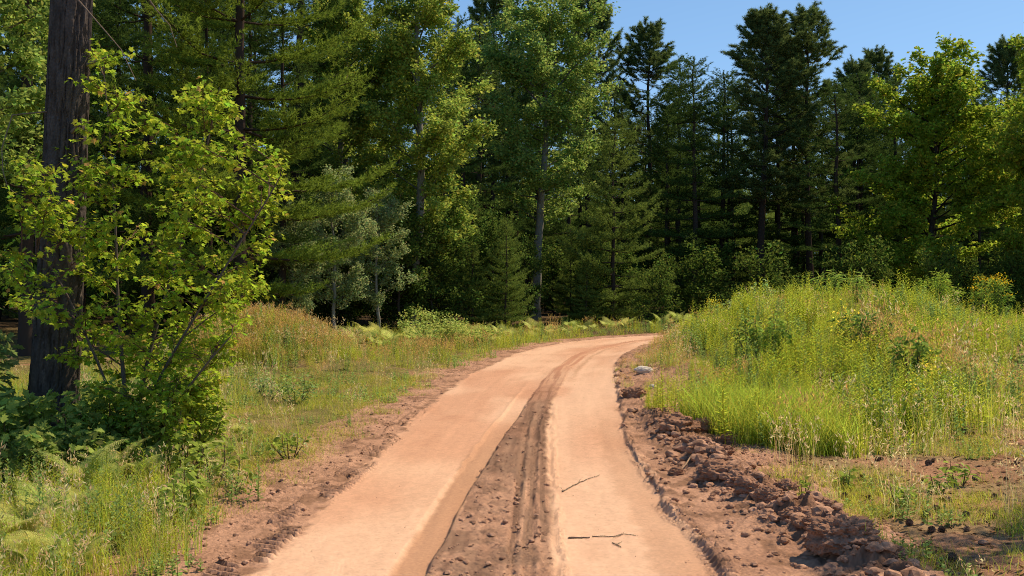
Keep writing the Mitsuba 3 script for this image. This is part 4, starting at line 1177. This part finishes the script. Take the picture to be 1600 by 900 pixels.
def on_mound(x, y, s, t):
    inside = smooth(-0.25, 0.35, y - np.interp(x, FOOT_X, FOOT_Y) + 0.8 * (nz(x, y, 0.9, 71) - 0.5)) * smooth(1.3 + 0.25 * smooth(19, 23, y), 1.6 + 0.25 * smooth(19, 23, y), t + 0.5 * (nz(x, y, 1.5, 72) - 0.5)) * (x > 0)
    gap = smooth(0.0, 0.5, np.hypot((x - 7.2) / 0.9, (y - 16.2) / 0.6) - 0.6)
    rock = smooth(0.9, 1.3, np.hypot((x - 2.2) / 0.4, (y - 17.8) / 1.1))
    return inside * (0.15 + 0.85 * gap) * rock


def mound_choice(x, y, s, t, rng):
    a = nz(x, y, 0.55, 73)
    out = pick(rng, len(x), ['weed', 'tall', 'weed_dark', 'rust', 'dry', 'weed_flower'], [6.5, 2.4, 2.2, 0.35, 0.3, 0.05])
    dark = rng.random(len(x)) < 0.8 * smooth(0.54, 0.64, nz(x, y, 0.9, 92))
    out[dark] = 'weed_dark'
    rusty = (rng.random(len(x)) < 0.75 * smooth(2.9, 1.9, t) * smooth(14, 17, y)) | (rng.random(len(x)) < 0.6 * smooth(0.64, 0.74, a))
    out[rusty] = pick(rng, len(x), ['rust', 'dry', 'tall'], [5, 1.5, 2])[rusty]
    front = (y - np.interp(x, FOOT_X, FOOT_Y) < 0.9) & (rng.random(len(x)) < 0.55)
    out[front] = 'tall'
    return out


sow(5200, 1.4, 13.5, 9.8, 31, lambda x, y, s, t: on_mound(x, y, s, t) * np.clip(1.25 - 0.02 * y, 0.5, 1), mound_choice, 301, 0.75, 1.2, size=lambda x, y, s, t: (0.36 + 0.64 * np.maximum(smooth(1.6, 3.3, t), smooth(15, 13, y))) * (0.6 + 0.75 * smooth(0.3, 0.7, nz(x, y, 1.3, 91))) * (1 - 0.25 * smooth(6.5, 9, x)))
sow(500, 2.0, 3.3, 10.2, 12.6, lambda x, y, s, t: on_mound(x, y, s, t) * 0.5, lambda x, y, s, t, rng: pick(rng, len(x), ['lush', 'tall'], [3, 1]), 302, 0.8, 1.1)
# the bare ground below the mound
sow(6500, 2.0, 8.0, 5.6, 14, lambda x, y, s, t: (1 - on_mound(x, y, s, t)) * smooth(2.15, 2.5, t) * smooth(0.42, 0.56, nz(x, y, 1.1, 75)) * (0.35 + 0.65 * smooth(6.5, 9.0, y + 0.25 * x)),
    lambda x, y, s, t, rng: pick(rng, len(x), ['sparse', 'lawn', 'low', 'dry'], [8, 3, 0.4, 0.3]), 303, 0.55, 1.1)
# left verge, near: tall mixed grass, weeds
sow(1500, -6.5, -1.7, 4.6, 10.5, lambda x, y, s, t: smooth(-1.75, -2.1, t + 0.5 * (nz(x, y, 1.7, 76) - 0.5)) * 0.8 * smooth(10.4, 8.6, y + 0.6 * (x + 4)),
    lambda x, y, s, t, rng: pick(rng, len(x), ['tall', 'dry', 'weed', 'lawn', 'low', 'weed_dark'], [3, 1.5, 1.1, 1.6, 1.8, 1.4]), 304, 0.5, 0.85)
sow(3200, -9, -1.4, 7.5, 19.5, lambda x, y, s, t: smooth(-1.68, -2.0, t + 0.6 * (nz(x, y, 1.7, 76) - 0.5)) * (0.5 + 0.5 * smooth(0.35, 0.5, nz(x, y, 0.8, 77))),
    lambda x, y, s, t, rng: pick(rng, len(x), ['lawn', 'sparse', 'low', 'tall', 'dry'], [8, 3.0, 0.7, 0.15, 0.3]), 305, 0.7, 1.15)
sow(2200, -6, 2.4, 11, 34, lambda x, y, s, t: smooth(-1.6, -1.85, t + 0.4 * (nz(x, y, 1.7, 76) - 0.5)) * smooth(-5.5, -3.0, t) * smooth(11, 16, y) * 0.85,
    lambda x, y, s, t, rng: np.where(rng.random(len(x)) < smooth(0.44, 0.6, nz(x, y, 0.6, 78)) * smooth(-2.1, -2.8, t) * 0.22, 'rust', pick(rng, len(x), ['lawn', 'tall', 'low', 'weed_dark'], [6, 1.3, 1, 0.5])), 306, 0.7, 1.05, size=lambda x, y, s, t: 0.6 + 0.4 * smooth(16, 24, y))
# the left mound
sow(1200, -6.0, -3.0, 18.9, 24.0, lambda x, y, s, t: smooth(0.12, 0.4, height(np.column_stack([x, y]), False)) * 0.95,
    lambda x, y, s, t, rng: pick(rng, len(x), ['rust', 'tall', 'dry', 'weed_dark', 'weed'], [3.2, 2.2, 1.2, 2.6, 1.4]), 307, 0.6, 1.0)
# the far verge up to the trees
sow(2400, -9, 12, 22, 44, lambda x, y, s, t: smooth(-1.7, -2.1, t) * smooth(-9.5, -6, t) * 0.75,
    lambda x, y, s, t, rng: pick(rng, len(x), ['lawn', 'tall', 'rust', 'low', 'weed', 'weed_dark'], [4.5, 1.6, 0.9, 2, 1.2, 1.4]), 308, 0.7, 1.1)
sow(700, -11, -3, 10, 20, lambda x, y, s, t: 0.6 * smooth(-3.4, -4.2, t), lambda x, y, s, t, rng: pick(rng, len(x), ['lawn', 'low', 'weed_dark', 'tall'], [3, 2, 1.4, 1]), 309, 0.8, 1.2)
WORDS = {'lawn': ('short_grass', 'short green and straw turf on the verges'), 'sparse': ('sparse_grass', 'thin yellow-green grass on the bare ground'), 'tall': ('tall_grass', 'tall yellow-green grass on mounds and verges'), 'lush': ('lush_grass', 'long arching bright grass at the foot of the weedy mound'),
         'rust': ('rusty_grass', 'seeding grass with rust-red heads'), 'dry': ('dry_grass', 'straw-coloured dry stalks among the green'), 'weed': ('weeds', 'yellow-green leafy weed stems covering the mound'), 'weed_dark': ('dark_weeds', 'darker leafy weeds scattered in the grass'),
         'weed_flower': ('goldenrod_weeds', 'yellow-flowered weeds dotted over the mound'), 'low': ('low_weeds', 'low leafy ground cover')}
_cnt = {}
for nm, g, m in GROW:
    _cnt[nm] = _cnt.get(nm, 0) + 1
    inst(f'{WORDS[nm][0]}__{_cnt[nm]:04d}', g, m)
for nm in _cnt:
    tag(WORDS[nm][0], WORDS[nm][1], 'grass' if 'grass' in WORDS[nm][0] else 'weeds', None, 'stuff')


# ------------------------------------------------------------------ earth clods, loose dirt, stones, sticks, cones
def lump(seed, sub=3, rough=0.35, squash=0.75, crumb=0.0):
    m = trimesh.creation.icosphere(subdivisions=sub)
    v = np.array(m.vertices)
    n = meshkit.fbm(v * 1.3 + seed * 7.7, 3, seed) - 0.5
    n2 = meshkit.fbm(v * 4.5 + seed, 2, seed + 1) - 0.5
    n3 = meshkit.fbm(v * 11 + seed, 2, seed + 2) - 0.5
    v = v * (1 + rough * 1.9 * n + rough * 0.8 * n2 + rough * 0.35 * n3)[:, None]
    if crumb:
        r1 = np.abs(meshkit.fbm(v * 3.0 + seed, 3, seed + 5) - 0.5) * 2
        r2 = meshkit.fbm(v * 17 + seed, 2, seed + 6) - 0.5
        v = v * (1 + crumb * (0.9 * r1 - 0.25 + 0.55 * r2))[:, None]
    v[:, 2] *= squash
    return v, np.array(m.faces)


scene['clod_material'] = {'type': 'twosided', 'bsdf': {'type': 'diffuse', 'reflectance': mikit.proc(
    lambda p, n, uv: mix((0.17, 0.094, 0.058), (0.40, 0.23, 0.148), fbm(p.x * 9, p.y * 9, p.z * 9, 3)) * (0.75 + 0.5 * noise(p.x * 110, p.y * 110, p.z * 110)))}}
for _i, (_u, _v, _px, _l) in enumerate([
        (1062, 694, 46, 'big dark overturned earth clod with grass roots, at the foot of the tall grass'), (1100, 688, 34, 'earth clod touching the big rooty one'), (1118, 768, 46, 'large earth clod standing alone nearest the road, dark on its road side'), (1092, 722, 36, 'earth clod on the berm just below the rooty one'),
        (1142, 704, 30, 'earth clod tucked under the tall grass'), (1058, 752, 18, 'small smooth clod lying on the flat earth'), (990, 632, 24, 'earth clod below the pale rock by the road'), (1152, 778, 28, 'earth clod behind the large lone one'), (1170, 795, 30, 'middle-sized clod midway along the berm'),
        (1205, 812, 34, 'clod midway along the berm, nearer the camera'), (1250, 838, 40, 'chunky clod before the last large mass of earth'), (1318, 892, 72, 'largest mass of dark earth at the bottom end of the berm'), (1390, 898, 40, 'clod beside the largest mass of earth'), (1290, 808, 30, 'clod on the grassy side of the berm'),
        (1228, 790, 26, 'rounded clod on the back of the berm'), (1130, 735, 24, 'small clod in the middle of the berm hump'), (1268, 860, 28, 'broken clod beside the largest mass'), (1075, 640, 22, 'clod half hidden by roadside grass')]):
    _d0 = 2917 / (_v - 440)
    _r = _px / FPX * _d0 * 0.62
    v_, f_ = lump(300 + _i, 5 if _px > 60 else 4, 0.55, 0.75, 0.24)
    _x0 = X(_u, _d0)
    v_ = v_ * _r * [1.15, 0.9, 1] + [_x0, _d0 + 0.3 * _r, earth_z(_x0, _d0) + 0.22 * _r]
    k_ = numbered('earth_clod')
    scene[k_] = mikit.ply((v_, f_), 'clod_material', smooth=40)
    tag(k_, _l, 'clod')

scene['crumb_material'] = {'type': 'twosided', 'bsdf': {'type': 'diffuse', 'reflectance': mikit.proc(
    lambda p, n, uv: mix((0.21, 0.12, 0.077), (0.46, 0.28, 0.185), noise(p.x * 23, p.y * 23, 5.0)) * (0.8 + 0.4 * noise(p.x * 110, p.y * 110, p.z * 110)))}}
_lr = np.random.default_rng(400)
LUMPS = [proto(f'lump_{i}', mikit.ply(lump(420 + i, 1, 0.75, 0.6, 0.3), 'crumb_material', smooth=False)) for i in range(5)]
_cand = np.column_stack([_lr.uniform(5.2, 22, 26000), _lr.uniform(-2.3, 2.9, 26000)])
_n0 = 0
for _s0, _t0 in _cand:
    if _n0 > 7500:
        break
    if _lr.random() > (6.5 / _s0) ** 1.2:
        continue
    el, er, tl, tr, bt = left_edge(_s0), right_edge(_s0), strip_left(_s0), strip_right(_s0), berm_t(_s0)
    if tl < _t0 < tr:
        ok = 0.5 if _s0 < 15 else 0.0
    elif _t0 < el or _t0 > er:
        ok = ((0.3 + 0.6 * np.exp(-((_t0 - bt) / 0.3) ** 2)) if _s0 < 12.5 else 0.1) if _t0 > er else 0.4
    else:
        ok = 0.011
    if _lr.random() > ok:
        continue
    j = int((_s0 + S0 - 6.35) / 0.05)
    x_, y_ = LINE[j] + _t0 * np.array([LTAN[j, 1], -LTAN[j, 0]])
    r_ = 0.004 + 0.015 * _lr.random() ** 3.5 + (0.05 * _lr.random() ** 2.5 * np.exp(-((_t0 - bt) / 0.4) ** 2))
    if el < _t0 < tl or tr < _t0 < er:
        r_ = min(r_, 0.008) * 0.55
    _n0 += 1
    inst(f'loose_dirt__{_n0:04d}', LUMPS[_lr.integers(5)], mat(x_, y_, road_z(x_, y_) + 0.25 * r_, _lr.uniform(0, 6), r_ * 1.3))
tag('loose_dirt', 'crumbs of dry reddish earth along the road margins', 'dirt', None, 'stuff')

v_, f_ = lump(501, 4, 0.22, 0.55)
_x0, _d0 = X(1006, 18.6), 18.6
scene['pale_rock'] = mikit.ply((v_ * [0.15, 0.12, 0.13] + [_x0, _d0, earth_z(_x0, _d0) + 0.06], f_), 'rock_material', smooth=35)
scene['rock_material'] = {'type': 'twosided', 'bsdf': {'type': 'diffuse', 'reflectance': mikit.proc(
    lambda p, n, uv: mix((0.42, 0.38, 0.31), (0.7, 0.65, 0.55), fbm(p.x * 20, p.y * 20, p.z * 20, 3)))}}
tag('pale_rock', 'pale grey rock in the grass beside the right-hand lane', 'rock')
labels['pale_rock']['label'] = 'pale grey rock at the grassy edge of the road'
v_, f_ = lump(502, 3, 0.2, 0.7)
_x0, _d0 = X(1020, 15.9), 15.9
scene['brown_stone'] = mikit.ply((v_ * 0.055 + [_x0, _d0, earth_z(_x0, _d0) + 0.02], f_), 'rock_material', smooth=35)
tag('brown_stone', 'small rounded stone just below the pale rock', 'stone')
v_, f_ = lump(503, 3, 0.2, 0.5)
_x0, _d0 = X(1543, 6.9), 6.95
scene['pale_stone'] = mikit.ply((v_ * [0.035, 0.03, 0.03] + [_x0, _d0, earth_z(_x0, _d0) + 0.01], f_), 'crumb_material', smooth=35)
tag('pale_stone', 'small smooth earthy stone in the tree shade on bare ground', 'stone')


def stick_thing(label, *a, **k):
    key = numbered('stick')
    stick_build(key, label, *a, **k)


def stick_build(key, label, pts, r0, r1, col=(0.17, 0.125, 0.09), side=()):
    m = Mesh()

    def lift(uv, r):
        d = 2917 / (uv[1] - 440)
        x = X(uv[0], d)
        return np.array([x, d, earth_z(x, d) + r + 0.002])
    p = np.array([lift(q, r0) for q in pts])
    q = np.stack([np.interp(np.linspace(0, 1, 14), np.linspace(0, 1, len(p)), p[:, i]) for i in range(3)], 1)
    q += np.random.default_rng(len(label)).normal(0, 0.004, q.shape) * [1, 1, 0.3]
    m.tube(q, np.linspace(r0, r1, 14), 6, col)
    for a, b in side:
        m.tube(np.array([lift(a, r0), lift(b, r1) + [0, 0, 0.012]]), [r1 * 1.2, r1 * 0.5], 4, col)
    scene[key] = m.ply('wood_material', True)
    tag(key, label, 'stick')


stick_thing('curved dark stick lying across the smooth lane', [(879, 771), (898, 760), (914, 753), (937, 745)], 0.0055, 0.002, side=[((881, 771), (876, 767)), ((903, 758), (908, 752))])
stick_thing('straight broken twig nearest the camera on the smooth lane', [(889, 843), (908, 843), (922, 843)], 0.006, 0.0035)
stick_thing('thin crooked twig continuing from the broken twig', [(925, 841), (940, 840), (958, 842), (974, 837), (993, 840)], 0.004, 0.002, side=[((966, 841), (977, 835)), ((970, 839), (958, 846))])
stick_thing('tiny forked twig just below the crooked twig', [(956, 851), (964, 854), (970, 858)], 0.004, 0.003, side=[((964, 854), (972, 852))])
stick_thing('long pale stick sloping over the berm of clods', [(1066, 745), (1090, 733), (1120, 722), (1165, 716)], 0.007, 0.004, col=(0.36, 0.25, 0.16))
stick_thing('pale dry stem lying across the rooty clod', [(1033, 682), (1045, 690), (1058, 699)], 0.004, 0.002, col=(0.45, 0.34, 0.22))
stick_thing('short dark stick at the bottom of the loose middle strip', [(806, 858), (818, 863), (826, 868)], 0.006, 0.003)


def cone_mesh(seed):
    rng = np.random.default_rng(seed)
    m = Mesh()
    v, f = lump(seed, 2, 0.05, 1.0)
    m.add(v * [0.6, 0.6, 0.8], f, (0.05, 0.034, 0.025))
    for k in range(54):
        w = (k + 0.5) / 54
        z = 0.9 - 1.8 * w
        a = k * 2.399
        r = 0.72 * math.sqrt(max(0.05, 1 - z * z)) * 1.0
        o = np.array([math.cos(a), math.sin(a), 0])
        s = np.array([-math.sin(a), math.cos(a), 0])
        b = o * r * 0.55 + [0, 0, 0.82 * z]
        e = o * (r + 0.34) + [0, 0, 0.82 * z + 0.16]
        wd = 0.19
        m.add(np.array([b - s * wd * 0.6, b + s * wd * 0.6, e + s * wd, e + o * 0.06, e - s * wd]), [(0, 1, 2), (0, 2, 3), (0, 3, 4)], np.array((0.16, 0.11, 0.08)) * rng.uniform(0.7, 1.4))
    return m


CONES = [proto(f'cone_{i}', cone_mesh(520 + i).ply('wood_material')) for i in range(3)]
_cr = np.random.default_rng(9)
for _u, _v in [(1378, 730), (1451, 735), (1459, 732), (1396, 751), (1386, 766), (1419, 774), (1359, 787), (1378, 779), (1472, 789), (1483, 789), (1555, 782), (1573, 754), (1525, 753), (1448, 813), (1510, 813), (1512, 832), (1473, 838), (1457, 841), (1422, 829), (1555, 815), (1506, 690),
               (1539, 693), (1521, 693), (1451, 690), (1590, 734), (1489, 887), (1463, 805), (1320, 783), (1444, 758), (1372, 732), (1346, 756), (1490, 742)]:
    _d0 = 2917 / (_v - 440)
    _x0 = X(_u, _d0)
    k_ = tag(numbered('pine_cone'), 'open dark pine cone lying on the needle-strewn bare ground', 'pine cone', 'pine cones on the bare ground')
    inst(k_, CONES[_cr.integers(3)], mat(_x0, _d0, earth_z(_x0, _d0) + 0.022, _cr.uniform(0, 6), 0.025 * _cr.uniform(0.85, 1.2), None, _cr.uniform(0.5, 1.5), _cr.uniform(0, 6)))

# fallen needles and twigs on the bare ground
_m = Mesh()
_q = np.column_stack([_cr.uniform(2.3, 7.5, 11000), _cr.uniform(5.6, 12.5, 11000)])
_q = _q[_q[:, 1] < np.interp(_q[:, 0], FOOT_X, FOOT_Y) + 0.2]
_qs, _qt = road_st(_q)
_q = _q[_qt > 2.5]
_P = np.column_stack([_q, height(_q) + 0.006])
_A = np.column_stack([_cr.normal(0, 1, len(_q)), _cr.normal(0, 1, len(_q)), _cr.normal(0, 0.12, len(_q))])
_m.add(*leaves('lance', _P, _A, np.tile([0, 0.0, 1.0], (len(_q), 1)) + _cr.normal(0, 0.2, (len(_q), 3)), _cr.uniform(0.03, 0.1, len(_q)), vary(_cr, (0.26, 0.17, 0.09), len(_q), 0.3)))
scene['needle_litter'] = _m.ply('soil_piece_material')
tag('needle_litter', 'fallen brown needles and chips on the bare ground', 'litter', None, 'stuff')
